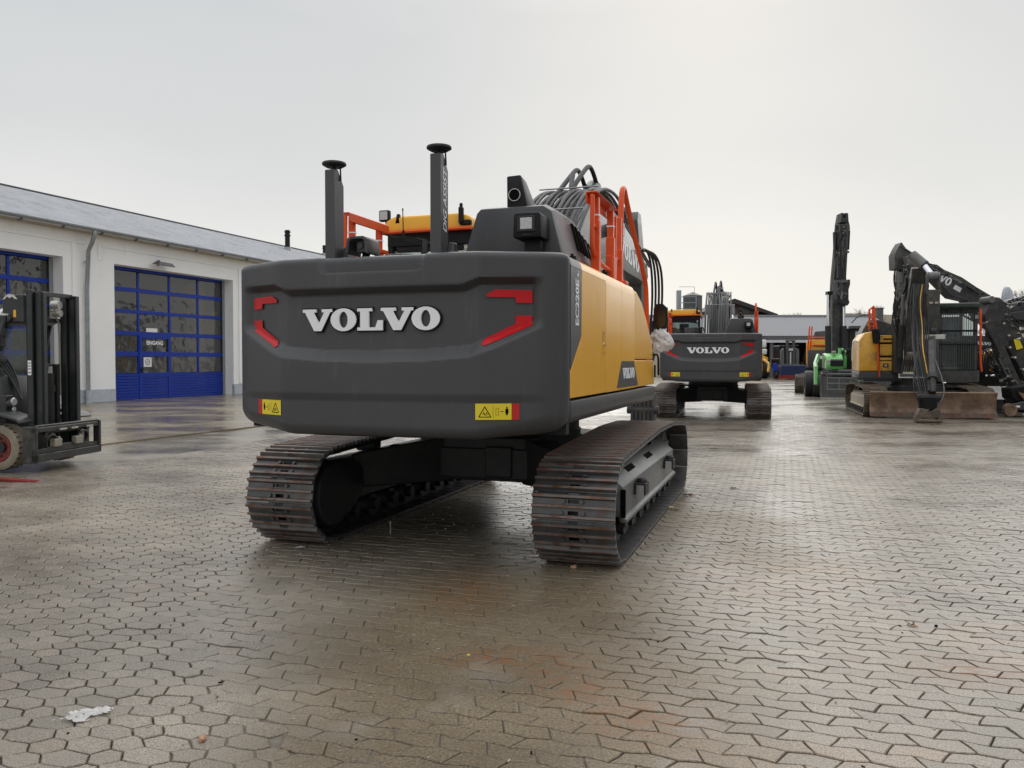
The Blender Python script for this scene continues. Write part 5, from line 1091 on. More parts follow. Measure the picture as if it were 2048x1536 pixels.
# ------------------------------------------------------------------ excavator behind it, boom with white letters folded to the left
def lettered_boom_excavator():
    Y = 25.5; t = thing('excavator', 'dark excavator whose lettered boom rises behind the barred cab', 'excavator', (at(1975, 760, Y).x, Y, 0))
    b = slab('boom', [(1866, 531), (1880, 541), (1915, 556), (1945, 576), (1972, 592), (1990, 640), (1955, 640), (1925, 602), (1898, 596), (1862, 560), (1845, 540), (1845, 528)], Y, .5, 'anthracite_worn', t)
    o = at(1843, 541, Y - .252); d = (at(1905, 577, Y - .252) - o).normalized(); u = Vector((-d.z, 0, d.x)) * (1 if d.x > 0 else -1); hgt = (13 / FPX) * Y * 1.2
    for k in range(5):
        m = M(); letter_mesh(m, k, lambda a, c, w_: tuple(o - Vector((0, .003 * w_, 0)) + d * (a * hgt * .62) + u * (c * hgt) - t.location), 0); O('brand_letter', m, MT['white_print'], b)
    m = M(); p = at(1906, 577, Y - .256); 
    for s_ in (0,): q = [p + d * .0 + u * .0, p + d * .24, p + d * .24 + u * .14, p + u * .14]; m.add([tuple(v - t.location) for v in q], [(0, 1, 2, 3)]); O('label_plate', m, MT['white_print'], b)
    a = slab('boom_head', [(1797, 486), (1801, 492), (1812, 506), (1817, 514), (1832, 530), (1850, 545), (1840, 566), (1812, 545), (1800, 541), (1784, 540), (1783, 512), (1790, 497)], Y + .1, .42, 'anthracite_worn', t)
    slab('cylinder_eye', [(1809, 513), (1831, 509), (1834, 520), (1824, 534), (1812, 531)], Y - .35, .24, 'frame_grey', t)
    rod('linkage_rod', [(1799, 491), (1848, 523)], .035, 'anthracite_worn', t, Y - .1)
    c = rod('arm_cylinder', [(1826, 524, Y - .7), (1848, 544, Y - .8)], .17, 'frame_grey', t, n=18); rod('piston_rod', [(1846, 542, Y - .8), (1862, 558, Y - .9)], .09, 'chrome', c if False else t, n=14)
    for i in range(7): rod('hydraulic_hose', [(1850 + 4 * i, 527 + 2 * i), (1878 + 5 * i, 536 + 4 * i), (1925 + 4 * i, 557 + 3 * i), (1948 + 5 * i, 572 + 6 * i)], .022, 'rubber', b, Y - .15 + .06 * i, 1)
    rod('hydraulic_hose', [(1918, 556), (1930, 558), (1938, 563), (1952, 577), (1962, 595), (1968, 612)], .03, 'rubber', b, Y - .1, 2)
    for i, x in enumerate((1788, 1793, 1798, 1802)): rod('hydraulic_hose', [(x + 3, 536), (x - 1 - 2 * i, 560), (x + 6, 590), (x - 2, 612), (x + 2, 640), (x - 14 + 3 * i, 672)], .028, 'rubber', t, Y + .2 * i - .3, 2)
    m = M(); p, q = at(1799, 566, Y - .3) - t.location, at(1799, 635, Y - .3) - t.location; m.cyl(p, q, .075); m.cyl(at(1800, 545, Y - .3) - t.location, p, .12); m.cyl(q, at(1803, 660, Y - .3) - t.location, .14); O('arm_stick_cylinder', m, MT['frame_grey'], t)
    slab('arm', [(1806, 548), (1846, 562), (1842, 600), (1836, 700), (1808, 700), (1806, 600)], Y + .1, .4, 'anthracite_worn', t)
    m = M(); m.span((-1.6, -.2, .9), (.9, 2.4, 1.1)); m.span((-.9, .2, 1.1), (.8, 2.4, 2.3)); m.span((-1.9, .1, 0), (-1.3, 3.6, .85)); m.span((.6, .1, 0), (1.2, 3.6, .85)); O('machine_body', m, MT['frame_dark'], t, bev=.03)
lettered_boom_excavator()

# ------------------------------------------------------------------ black folded arms at the right edge of the picture
def edge_excavator():
    Y = 23.9; t = thing('excavator', 'black wheeled excavator cut by the right picture edge, elbow of its arm foremost', 'excavator', (at(2040, 800, Y).x, Y, 0))
    e = slab('arm_elbow', [(1977, 603), (1984, 595), (1992, 597), (2000, 604), (2012, 612), (2012, 640), (2030, 655), (2036, 672), (2020, 682), (2000, 684), (1988, 676), (1980, 660), (1964, 648), (1962, 628), (1970, 612)], Y, .40, 'anthracite_worn', t)
    m = M(); p = at(1984, 599, Y - .25) - t.location; m.cyl(p, p + Vector((0, .5, 0)), .10, n=20); O('elbow_pin', m, MT['frame_grey'], e)
    b = slab('boom', [(2006, 622), (2020, 612), (2062, 598), (2090, 596), (2090, 660), (2040, 652), (2016, 640)], Y + .5, .45, 'anthracite_worn', t)
    slab('boom_plate', [(2014, 626), (2090, 618), (2090, 640), (2030, 640)], Y + .22, .1, 'anthracite', t)
    a = slab('arm', [(1964, 648), (1976, 640), (2000, 684), (2022, 735), (2048, 792), (2034, 796), (2008, 750), (1990, 700)], Y - .2, .30, 'anthracite_worn', t)
    slab('lower_boom', [(2000, 684), (2036, 672), (2070, 700), (2070, 780), (2046, 770), (2030, 730)], Y + .25, .35, 'anthracite_worn', t)
    slab('cover_plate', [(1968, 622), (1980, 622), (1982, 642), (1970, 642)], Y - .24, .05, 'anthracite', e)
    for i in range(6): rod('hydraulic_hose', [(1996, 612 + i), (2010, 604 + 2 * i), (2022, 596 + 3 * i), (2040, 600 + 2 * i), (2060, 596 + 3 * i)], .02, 'rubber' if i % 2 else 'frame_grey', b, Y + .3 + .05 * i, 2)
    rod('hydraulic_hose', [(1974, 612), (1990, 604), (2002, 612), (2010, 622)], .028, 'rubber', e, Y - .24, 2)
    rod('hydraulic_hose', [(2014, 612), (2009, 625), (2014, 640), (2030, 648), (2050, 665)], .03, 'rubber', b, Y + .1, 2)
    rod('hydraulic_hose', [(2034, 650), (2036, 668), (2028, 680), (2010, 684)], .02, 'rubber', e, Y - .2, 2)
    for q, w_ in (((1972, 646), 6), ((1980, 665), 9), ((2016, 672), 5), ((2034, 679), 9), ((2018, 696), 5), ((2028, 716), 5), ((2045, 740), 6), ((2006, 648), 5)):
        p = at(q[0], q[1], Y - .3) - t.location; m = M(); m.cyl(p, p + Vector((w_ * .011, 0, w_ * .004)), .03, n=10); m.cyl(p + Vector((w_ * .011, .0, w_ * .004)), p + Vector((w_ * .011, .2, w_ * .004)), .02, n=8); O('grease_fitting', m, MT['pale_metal'], e)
    slab('paper_tag', [(1968, 650), (1975, 649), (1977, 656), (1970, 658)], Y - .25, .01, 'white_print', e, 0)
    m = M(); p = at(1963, 664, Y - .3) - t.location; m.ring(p, (0, 1, 0), .105, .04, .01, n=28); O('white_ring_mark', m, MT['white_print'], e)
    slab('data_plate', [(1957, 670), (1971, 668), (1973, 676), (1957, 679)], Y - .28, .01, 'white_print', e, 0)
    wp = slab('warning_sign', [(2027, 679), (2038, 676), (2046, 696), (2033, 700)], Y - .3, .01, 'sticker_yellow', t, 0); slab('sign_backing', [(2026, 678), (2038, 674), (2048, 697), (2032, 702)], Y - .28, .03, 'black', t, 0)
    slab('pictogram', [(2034, 687), (2040, 686), (2040, 688), (2034, 689)], Y - .308, .004, 'ink', wp, 0); slab('pictogram', [(2040, 684), (2042, 684), (2043, 692), (2041, 692)], Y - .308, .004, 'ink', wp, 0)
    # lettering on the boom side
    o = at(1955, 681, Y - .25); 
    lb = slab('boom_side', [(1950, 676), (2010, 672), (2012, 692), (1950, 696)], Y - .08, .3, 'anthracite_worn', t)
    for k in range(5): m = M(); letter_mesh(m, k, lambda a_, c_, w_: tuple(at(1948, 688.5, Y - .235) + Vector((a_ * .075, -.003 * w_, c_ * .085 - a_ * .005)) - t.location), 0); O('brand_letter', m, MT['white_print'], lb)
    # orange mark + chassis, wheel, tool head
    s = slab('side_panel', [(1966, 707), (1989, 697), (1985, 716), (1969, 716)], Y + .6, .2, 'yellow', t)
    slab('machine_body', [(1962, 705), (2010, 690), (2090, 700), (2090, 790), (2000, 790), (1972, 770), (1962, 730)], Y + 1.1, .8, 'frame_dark', t)
    rod('piston_rod', [(1972, 751), (1992, 751)], .03, 'chrome', t, Y - .1); rod('pillar', [(1985, 722), (1981, 742)], .03, 'yellow', t, Y + .2); rod('pillar', [(1958, 697), (1969, 725)], .02, 'valve_beige', t, Y + .2)
    for i in range(9): slab('track_link', [(2016, 760 + 4.5 * i), (2044, 762 + 4.5 * i), (2044, 765 + 4.5 * i), (2016, 763 + 4.5 * i)], Y - .1 + .02 * i, .3, 'mud_shoe', t, 0)
    m = M(); p = at(2019, 813, Y - 2.0) - t.location; p = Vector((p.x, p.y, .20)); m.ring(p, (0, 1, 0), .17, .10, .14, n=24); m.cyl(p + Vector((0, -.05, 0)), p + Vector((0, .05, 0)), .10, n=16); O('guide_wheel', m, MT['mud_blade'], t)
    slab('tool_head', [(2012, 775), (2060, 768), (2090, 775), (2090, 822), (2050, 826), (2024, 822), (2032, 808), (2014, 795)], Y - 1.6, .5, 'black', t, .02)
    slab('tool_plate', [(2024, 808), (2060, 800), (2090, 800), (2090, 818), (2028, 820)], Y - 1.95, .12, 'anthracite', t, .01); slab('blade_edge', [(2036, 784), (2060, 790), (2090, 800), (2090, 812), (2052, 806)], Y - 1.9, .05, 'mud_blade', t, 0)
    slab('white_label', [(2031, 811), (2040, 811), (2040, 815), (2031, 815)], Y - 2.02, .005, 'white_print', t, 0)
    for i in range(7): rod('hydraulic_hose', [(1968 + 4 * i, 700 + 3 * i), (1962 + 6 * i, 725), (1972 + 7 * i, 745), (1990 + 6 * i, 764)], .018, 'rubber', t, Y + .1 * i - .2, 2)
edge_excavator()
def clutter(parent, p, q, wd, Y, n, seed, r_=.016, span=.35, dy=.25):
    rr = random.Random(seed); L_ = math.dist(p, q); ux, uy = (q[0] - p[0]) / L_, (q[1] - p[1]) / L_
    for i in range(n):
        t0 = rr.uniform(0, 1 - span); o_ = rr.uniform(-wd, wd); P = []; yy = Y + rr.uniform(-dy, dy)
        for k in range(5):
            t_ = (t0 + span * k / 4) * L_; w2 = o_ + rr.gauss(0, wd * .15) + wd * .25 * math.sin(k * 1.6 + i); P.append((p[0] + ux * t_ - uy * w2, p[1] + uy * t_ + ux * w2, yy))
        rod('hydraulic_hose', P, r_ * rr.uniform(.7, 1.3), rr.choice(('rubber', 'rubber', 'rubber', 'frame_grey', 'hose_grey')), parent, smooth=2, n=6)
    for i in range(n):
        t_ = rr.uniform(0, L_); w2 = rr.uniform(-wd, wd); c = at(p[0] + ux * t_ - uy * w2, p[1] + uy * t_ + ux * w2, Y - dy) - parent.location; m = M(); s_ = rr.uniform(.025, .055); m.box(c, (s_, s_ * 1.5, s_ * rr.uniform(.6, 1.6)), (0, rr.uniform(-.6, .6), 0)); m.cyl(c + Vector((0, -s_, 0)), c + Vector((0, -s_ * 1.3, 0)), s_ * .4, n=8); O('hose_fitting', m, MT[rr.choice(('frame_grey', 'rubber', 'rubber', 'hose_grey', 'valve_beige'))], parent)
T_ = {o['label'][:22]: o for o in bpy.data.objects if 'label' in o and o.parent is None}
lb_ = [o for k, o in T_.items() if k.startswith('dark excavator whose')][0]; ee_ = [o for k, o in T_.items() if k.startswith('black wheeled')][0]
clutter(lb_, (1812, 528), (1836, 600), 9, 25.0, 12, 1, .02); clutter(lb_, (1848, 526), (1900, 551), 4, 25.1, 12, 2, .02); clutter(lb_, (1797, 545), (1797, 660), 6, 24.9, 10, 3, .022); clutter(lb_, (1900, 551), (1968, 592), 3, 25.2, 8, 6, .018, dy=.12)
clutter(ee_, (2010, 608), (2060, 598), 7, 23.6, 12, 4, .02); clutter(ee_, (1972, 690), (2010, 770), 8, 23.4, 14, 5, .02); clutter(ee_, (2008, 622), (2040, 668), 6, 23.5, 8, 7, .018); clutter(ee_, (1996, 700), (2044, 795), 6, 22.9, 10, 8, .02)
# small pale dozer blade between the two
t = thing('dozer_blade', 'small pale worn dozer blade to the right of the rusty one', 'dozer blade', (at(1995, 780, 23.5).x, 23.5, 0), -R(12))
m = M(); m.prism([(.0, .78), (-.06, .62), (-.16, .48), (-.22, .42), (-.2, .40), (-.1, .46), (.02, .60), (.05, .78)], -.25, .27); O('mouldboard', m, MT['loader_white'], t, bev=.005)
m = M(); m.prism([(-.18, .44), (-.02, .50), (.02, .20), (-.14, .14)], -.30, .10); m.span((-.30, -.1, 0), (.3, .5, .2)); O('mounting_frame', m, MT['anthracite'], t, bev=.01)
m = M(); m.tube([(-.25, .2, .65), (-.7, .4, .74), (-1.1, .5, .62)], .06, smooth=1); m.tube([(-.3, .2, .45), (-.5, .3, .35), (-.55, .4, .15)], .06, smooth=1); O('push_arm', m, MT['mud_blade'], t)

# ------------------------------------------------------------------ rear excavator with raised boom
def raised_boom():
    Y = 38; t = thing('excavator', 'excavator behind the green tractor with its dark boom raised highest of all', 'excavator', (at(1672, 780, Y).x, Y, 0))
    b = slab('boom', [(1661, 712), (1661, 615), (1664, 560), (1669, 505), (1673, 450), (1677, 428), (1690, 428), (1695, 450), (1693, 480), (1690, 520), (1686, 565), (1683, 620), (1681, 712)], Y, .45, 'anthracite_worn', t)
    slab('boom_tip', [(1680, 427), (1683, 427), (1683, 437), (1688, 437), (1688, 427), (1693, 428), (1694, 446), (1678, 446)], Y - .35, .4, 'frame_dark', t)
    slab('arm', [(1676, 450), (1694, 450), (1692, 500), (1689, 556), (1675, 556), (1677, 500)], Y - .6, .4, 'anthracite_worn', t)
    slab('hose_guard', [(1667, 464), (1673, 464), (1673, 505), (1668, 508)], Y - .5, .2, 'black', t); slab('hose_guard', [(1694, 462), (1699, 462), (1697, 500), (1694, 498)], Y - .5, .2, 'black', t)
    slab('quick_coupler', [(1670, 562), (1695, 560), (1695, 570), (1692, 580), (1692, 600), (1694, 606), (1690, 612), (1672, 606), (1669, 596), (1671, 580)], Y - 1.0, .6, 'frame_dark', t)
    slab('coupler_bar', [(1669, 585), (1693, 585), (1693, 590), (1669, 590)], Y - 1.4, .15, 'slate', t); slab('coupler_bar', [(1670, 561), (1695, 560), (1695, 565), (1670, 566)], Y - 1.4, .15, 'slate', t); slab('arm_crossbar', [(1673, 502), (1698, 502), (1698, 506), (1673, 506)], Y - .9, .1, 'slate', t)
    for x in (1656, 1687.5):
        c = rod('boom_cylinder', [(x, 714), (x, 652)], .135, 'frame_dark', t, Y - .35, n=14); rod('piston_rod', [(x, 652), (x + .5, 588)], .07, 'chrome', t, Y - .35, n=10)
    slab('cylinder_pin', [(1653, 583), (1664, 583), (1664, 590), (1653, 590)], Y - .3, .3, 'frame_dark', t)
    rod('hydraulic_pipe', [(1660, 600), (1664, 560), (1669, 508)], .03, 'frame_grey', t, Y - .3)
    for i in range(5): rod('hydraulic_hose', [(1672 + 5 * i, 450), (1670 + 5 * i, 500), (1674 + 4 * i, 545), (1672 + 5 * i, 562)], .03, 'rubber', t, Y - .95, 2)
    m = M()
    for x in (1658, 1697): m.tube([at(x + 16 * (x < 1670), 446, Y - .4) - t.location, at(x + 14 * (x < 1670) + 2, 452, Y - .5) - t.location, at(x + 13 * (x < 1670) + 2, 462, Y - .5) - t.location], .02, smooth=1)
    O('hose_loops', m, MT['rubber'], t, kind='stuff')
    m = M(); m.span((-.3, -.2, .9), (1.4, 1.0, 1.1)); O('deck', m, MT['frame_dark'], t)
    cx = at(1711, 700, Y).x - t.location.x
    m = M(); x0, x1 = cx - .28, cx + .7
    for x in (x0 + .04, x1 - .04): m.box((x, .2, 2.1), (.08, .08, 1.8))
    m.span((x0, .1, 1.0), (x1, 1.8, 1.2)); m.span((x0 - .1, .05, 2.92), (x1, 1.8, 3.02)); m.span((x0, 1.7, 1.0), (x1, 1.8, 3.0)); m.span((x0 - .45, .1, 2.2), (x0 - .25, .2, 2.6)); O('cab', m, MT['black'], t, bev=.01)
    m = M(); m.add([(x0 + .08, .2, 1.2), (x1 - .08, .2, 1.2), (x1 - .08, .2, 2.9), (x0 + .08, .2, 2.9)], [(0, 1, 2, 3)]); O('windscreen', m, MT['cab_glass'], t)
    m = M(); m.span((x0 + .1, .0, 3.02), (x1, .4, 3.14)); O('roof_visor', m, MT['slate'], t)
    holder = O('track_mount', M().span((-1, -.2, .4), (1, .2, .7)), MT['frame_dark'], t); holder.location = (.6, 2.6, 0); holder.rotation_euler = (0, 0, -R(20)); crawler(holder, detail=False, frame='beige', shoemats=('mud_shoe',) * 3 + ('ink',), steps=False)
raised_boom()
rb_ = [o for o in bpy.data.objects if o.parent is None and 'label' in o and 'raised highest' in o['label']][0]
clutter(rb_, (1686, 452), (1680, 556), 6, 36.9, 10, 11, .026); clutter(rb_, (1682, 562), (1682, 608), 7, 36.2, 6, 12, .03)
be_ = [o for o in bpy.data.objects if o.parent is None and 'label' in o and 'rusty dozer blade and' in o['label']][0]
# ------------------------------------------------------------------ green tractor with front loader and grid bucket
def tractor():
    Y = 33.2; t = thing('tractor', 'green tractor with front loader carrying a dark bucket with grid', 'tractor', (at(1697, 797, Y).x, Y, 0), -R(16))
    m = M(); m.prism([(-.55, .0), (-.55, .05), (-.20, .62), (-.12, .85), (-.05, .85), (.12, .5), (.12, .02)], -1.05, 1.65); m2 = M()
    for x in (-1.05, 1.62): m.prism([(-.62, .02), (-.5, .25), (-.45, 1.0), (-.2, 1.05), (.12, .9), (.14, .0)], x - .03, x + .03)
    bk = O('bucket', m, MT['anthracite_worn'], t, bev=.006)
    m = M(); m.span((-1.10, -.66, .0), (1.68, -.54, .045)); O('cutting_edge', m, MT['pale_metal'], bk)
    m = M(); m.span((-.9, -.30, .10), (1.6, -.28, .36)); O('bucket_floor', m, MT['slate'], bk)
    for z in (.38, .62, .84): m = M(); m.span((-.86, -.62, z - .018), (1.62, -.585, z + .018)); O('grid_bar', m, MT['zinc'], bk)
    for x in (-.86, -.42, .02, .46, .90, 1.34): m = M(); m.span((x - .012, -.60, .36), (x + .012, -.575, .86)); O('grid_bar', m, MT['zinc'], bk)
    m = M(); m.cyl((-.86, -.45, .97), (1.6, -.45, .97), .055); m.cyl((-.4, -.1, 1.10), (1.6, -.1, 1.10), .06); O('crossbar', m, MT['slate'], bk)
    m = M(); m.prism([(.9, 1.15), (.9, 1.40), (1.05, 1.62), (1.4, 1.80), (2.9, 1.86), (3.0, 1.2)], -.78, -.10); hd = O('hood', m, MT['green'], t, bev=.06, seg=3)
    m = M(); m.prism([(.86, 1.30), (.88, 1.52), (.98, 1.58), (1.0, 1.30)], -.62, -.12); O('grille', m, MT['black'], hd); m = M(); m.span((-.78, .93, 1.44), (-.58, 1.02, 1.56)); O('headlight', m, MT['lens'], hd, bev=.01)
    m = M(); m.span((-.72, .80, .62), (-.14, 1.6, 1.14)); O('front_axle_block', m, MT['rubber'], t, bev=.03)
    for i in range(5): m = M(); m.cyl((-.86, .55, .78 + .085 * i), (-.58, .55, .80 + .085 * i), .03); O('spring_coil', m, MT['slate'], t)
    for x in (-1.25, .35): 
        m = M(); m.tube([(x, -.15, .55), (x, .1, 1.25), (x, .5, 1.38), (x + .22, 1.9, 1.75), (x + .25, 2.4, 1.5)], .085, n=6); O('loader_arm', m, MT['green'], t)
    m = M(); m.tube([(.02, 1.6, 1.2), (.04, 1.62, 1.9), (-.12, 1.7, 2.02)], .06, n=6); m.tube([(-.18, 1.5, 1.6), (-.20, 1.6, 2.05)], .06, n=6); m.tube([(.40, 1.6, 1.6), (.45, 1.7, 2.0)], .06, n=6); O('loader_frame', m, MT['green'], t)
    m = M(); m.box((-.45, 1.3, 1.88), (.16, .2, .12)); O('beacon', m, MT['valve_beige'], t, bev=.03)
    rr = random.Random(4)
    for i in range(7): m = M(); x = -.05 + .06 * i; m.tube([(x, 1.5, 1.75), (x + rr.uniform(-.1, .1), 1.3, 1.98), (x + .1, 1.4, 2.02), (x + .2, 1.5, 1.75)], .018, smooth=2); O('hydraulic_hose', m, MT['rubber'], t)
    for x, y, r in ((-1.42, 1.5, .55), (-1.12, 1.15, .45), (.95, 1.4, .55)):
        m = M(); m.ring((x, y, r), (1, 0, 0), r, r * .55, .34, n=30); ty = O('tyre', m, MT['rubber'], t, bev=.03); m = M(); m.cyl((x - .1, y, r), (x + .1, y, r), r * .55, n=24); O('rim', m, MT['green'], ty)
    m = M(); m.span((-.55, 2.8, 1.1), (.7, 4.4, 1.8)); O('rear_body', m, MT['black'], t, bev=.05)
    m = M(); m.span((.42, .9, .95), (.72, 1.5, 1.5)); O('fender', m, MT['anthracite'], t, bev=.08, seg=3)
    m = M(); m.tube([(.60, .6, 1.75), (.68, .6, 1.55)], .05); O('marker_board', m, MT['stone_tan'], t)
tractor()
# ------------------------------------------------------------------ small rear excavator with orange rails (distant)
def distant_excavator():
    Y = 42; t = thing('excavator', 'distant orange yellow excavator with orange rails left of the raised boom', 'excavator', (at(1632, 778, Y).x + 1.5, Y + 2, 0), -R(20))
    crawler(t, detail=False, frame='beige', shoemats=('mud_shoe',) * 3 + ('ink',), steps=False)
    m = M(); m.span((-1.25, -2.0, 1.0), (1.25, 1.8, 1.2)); O('deck', m, MT['frame_dark'], t)
    m = M(); m.prism([(-1.0, 1.1), (-1.15, 1.3), (-1.15, 2.1), (1.15, 2.1), (1.15, 1.3), (1.0, 1.1)], -2.3, -1.7, 'y'); O('counterweight', m, MT['anthracite'], t, bev=.06, seg=3)
    m = M(); m.prism([(-1.1, 1.2), (-1.22, 1.4), (-1.22, 2.5), (-1.0, 2.62), (.4, 2.62), (.5, 1.2)], -1.9, 1.4, 'y'); O('engine_cover', m, MT['yellow'], t, bev=.04, seg=2)
    m = M(); m.span((-.85, -1.96, 2.28), (.2, -1.92, 2.36)); O('vent_slot', m, MT['ink'], t)
    m = M(); m.prism([(-.95, 2.6), (-.8, 3.05), (-.1, 3.1), (.35, 2.9), (.4, 2.6)], -1.6, .6, 'y'); O('hood', m, MT['slate'], t, bev=.03); m = M(); m.cyl((-.1, -.8, 3.05), (-.1, -.8, 3.35), .1); O('exhaust_pipe', m, MT['black'], t)
    m = M(); m.span((-.55, -2.32, 1.62), (-.42, -2.30, 1.78)); O('label_plate', m, MT['white_print'], t)
    m = M()
    for x in (-1.12, -1.0): m.tube([(x, -2.1, 1.3), (x - .02, -2.1, 2.2), (x + .06, -2.1, 3.3)], .035)
    m.tube([(-1.05, -2.1, 2.72), (.35, -2.1, 2.72), (.35, -2.1, 1.9)], .03); m.tube([(-1.05, -2.1, 2.32), (.35, -2.1, 2.32)], .03); O('guard_rail', m, MT['orange'], t)
    m = M(); m.span((.0, -2.4, .98), (.5, -2.3, 1.08)); O('tail_lamp', m, MT['lamp_red'], t, bev=.02)
distant_excavator()

# ------------------------------------------------------------------ far end of the yard
def far_hall():
    Y = 78; p0 = at(1330, 700, Y); x0 = p0.x; x1 = at(1830, 700, Y).x
    t = thing('open_hall', 'long low open-fronted hall with grey corrugated roof at the far end', 'hall', (0, Y, 0))
    ze = at(1600, 672, Y).z; zr = at(1600, 634, Y + 9).z; dep = 9
    m = M(); n = int((x1 - x0) / .35)
    for i in range(n):
        a, b = x0 + (x1 - x0) * i / n, x0 + (x1 - x0) * (i + 1) / n
        m.add([(a, 0, ze), (b - .08, 0, ze + .04), (b - .08, dep, zr + .04), (a, dep, zr), (b, 0, ze), (b, dep, zr)], [(0, 1, 2, 3), (1, 4, 5, 2)])
    rf = O('roof', m, MT['far_roof'], t, ang=10)
    m = M(); m.span((x0, dep - .1, zr - .05), (x1, dep + .2, zr + .22)); O('ridge_cap', m, MT['far_roof'], rf)
    m = M(); m.span((x0, -.1, ze - .34), (x1, .05, ze - .02)); O('fascia', m, MT['fascia'], t); m = M(); m.span((x0, -.06, ze - .62), (x1, .0, ze - .36)); O('lintel', m, MT['roof_sheet'], t)
    m = M(); m.span((x0, 8.8, 0), (x1, 9, zr)); m.span((x0, .2, ze - .1), (x1, 8.8, ze)); O('back_wall', m, MT['dark_inside'], t)
    m = M(); m.span((x0, 0, 0), (x0 + .3, 9, ze)); m.span((x1, 0, 0), (x1 + .3, 9, ze)); O('end_wall', m, MT['beige'], t)
    for px in (1541, 1640, 1740): m = M(); x = at(px, 700, Y).x; m.span((x, .1, 0), (x + .3, .4, ze - .3)); O('post', m, MT['fascia'], t)
    m = M(); x = at(1752, 690, Y).x; m.span((x, -.05, 0), (x1, .0, ze - .6)); O('front_panel', m, MT['beige'], t)
    rr = random.Random(2)
    for i in range(16):
        x = at(1535 + rr.uniform(0, 170), 700, Y).x; y = rr.uniform(3, 8); h = rr.uniform(.6, 2.2)
        m = M(); m.span((x, y, 0), (x + rr.uniform(.5, 1.4), y + .6, h)); m.span((x + .1, y + .1, h), (x + .3, y + .3, h + .5)); O('stored_goods', m, MT[rr.choice(['yellow_old', 'navy', 'anthracite', 'rim_red', 'mud_blade'])], t)
far_hall()
def timber_house():
    Y = 98; t = thing('timber_house', 'brown timber gabled house with dark roof behind the open hall', 'house', (0, Y, 0))
    a, r, b = at(1380, 628, Y), at(1466, 598, Y), at(1552, 629, Y); e = at(1445, 640, Y)
    m = M(); m.prism([(a.x + .5, 0), (b.x - 2.5, 0), (b.x - 2.5, b.z - .1), (r.x, r.z - .4), (a.x + .5, a.z - .6)], 0, 12, 'y'); O('wall', m, MT['brown_wood'], t)
    m = M(); m.prism([(a.x - 1, a.z - 1.2), (a.x - 1, a.z - .8), (r.x, r.z), (b.x, b.z), (b.x, b.z - .35), (r.x, r.z - .55)], -.8, 12.5, 'y'); O('roof', m, MT['tile_dark'], t)
    m = M(); m.span((b.x - 2.4, -.4, b.z - .55), (b.x + 3.4, 3, b.z - .15)); O('flat_roof', m, MT['tile_dark'], t)
    p, q = at(1479, 626, Y), at(1491, 610, Y); m = M(); m.prism([(p.x, p.z), (p.x, q.z), (p.x + .3, q.z + .3), (q.x + .5, p.z + .25), (q.x + .5, p.z)], -.05, .0, 'y'); w_ = O('gable_window', m, MT['slate'], t)
    m = M()
    for px in (1500, 1530): p = at(px, 630, Y); m.span((p.x, -.1, p.z - 1.6), (p.x + 1.1, -.02, p.z - .5))
    for px, n_ in ((1500, 0), (1530, 0)): p = at(px, 630, Y); m = M(); m.span((p.x, -.1, p.z - 1.6), (p.x + 1.1, -.02, p.z - .5)); O('window', m, MT['cab_glass'], t)
timber_house()
def silo():
    Y = 90; t = thing('silo', 'dark polygonal silo with external stair standing behind the second excavator', 'silo', (at(1385, 620, Y).x, Y, 0))
    k = Y / FPX; zt = at(1385, 592, Y).z; w_ = 19 * k
    m = M(); n = 8; P = [(w_ * math.cos(2 * math.pi * (i + .5) / n), w_ * math.sin(2 * math.pi * (i + .5) / n)) for i in range(n)]; m.prism(P, 0, zt, 'z'); O('silo_wall', m, MT['slate'], t, ang=10)
    m = M(); Q = [(1.1 * a, 1.1 * b, zt) for a, b in P]; m.add(Q + [(0, 0, zt + .45)], [(i, (i + 1) % n, n) for i in range(n)] + [tuple(range(n))[::-1]]); O('silo_roof', m, MT['anthracite'], t, ang=10)
    m = M(); x = -w_ - .45; m.span((x - .25, -.3, 0), (x + .2, .3, zt + .6)); O('vent_pipe', m, MT['zinc'], t)
    for i in range(5): m = M(); z = zt - .2 - i * .62; m.tube([(x, -w_ - .1, z), (.1, -w_ - .2, z)], .04, n=6); O('stair_rail', m, MT['zinc'], t)
    m = M(); m.tube([(.1, -w_ - .2, zt), (.1, -w_ - .2, zt - 3)], .05, n=6); m.tube([(x, -w_ - .1, zt - 2), (.1, -w_ - .2, zt - 3.6)], .05, n=6); m.tube([(x, 0, zt + 1), (.2, 0, zt + 1)], .025, n=5); m.tube([(.2, 0, zt + .3), (.2, 0, zt + 1)], .025, n=5); O('stair_frame', m, MT['zinc'], t)
silo()
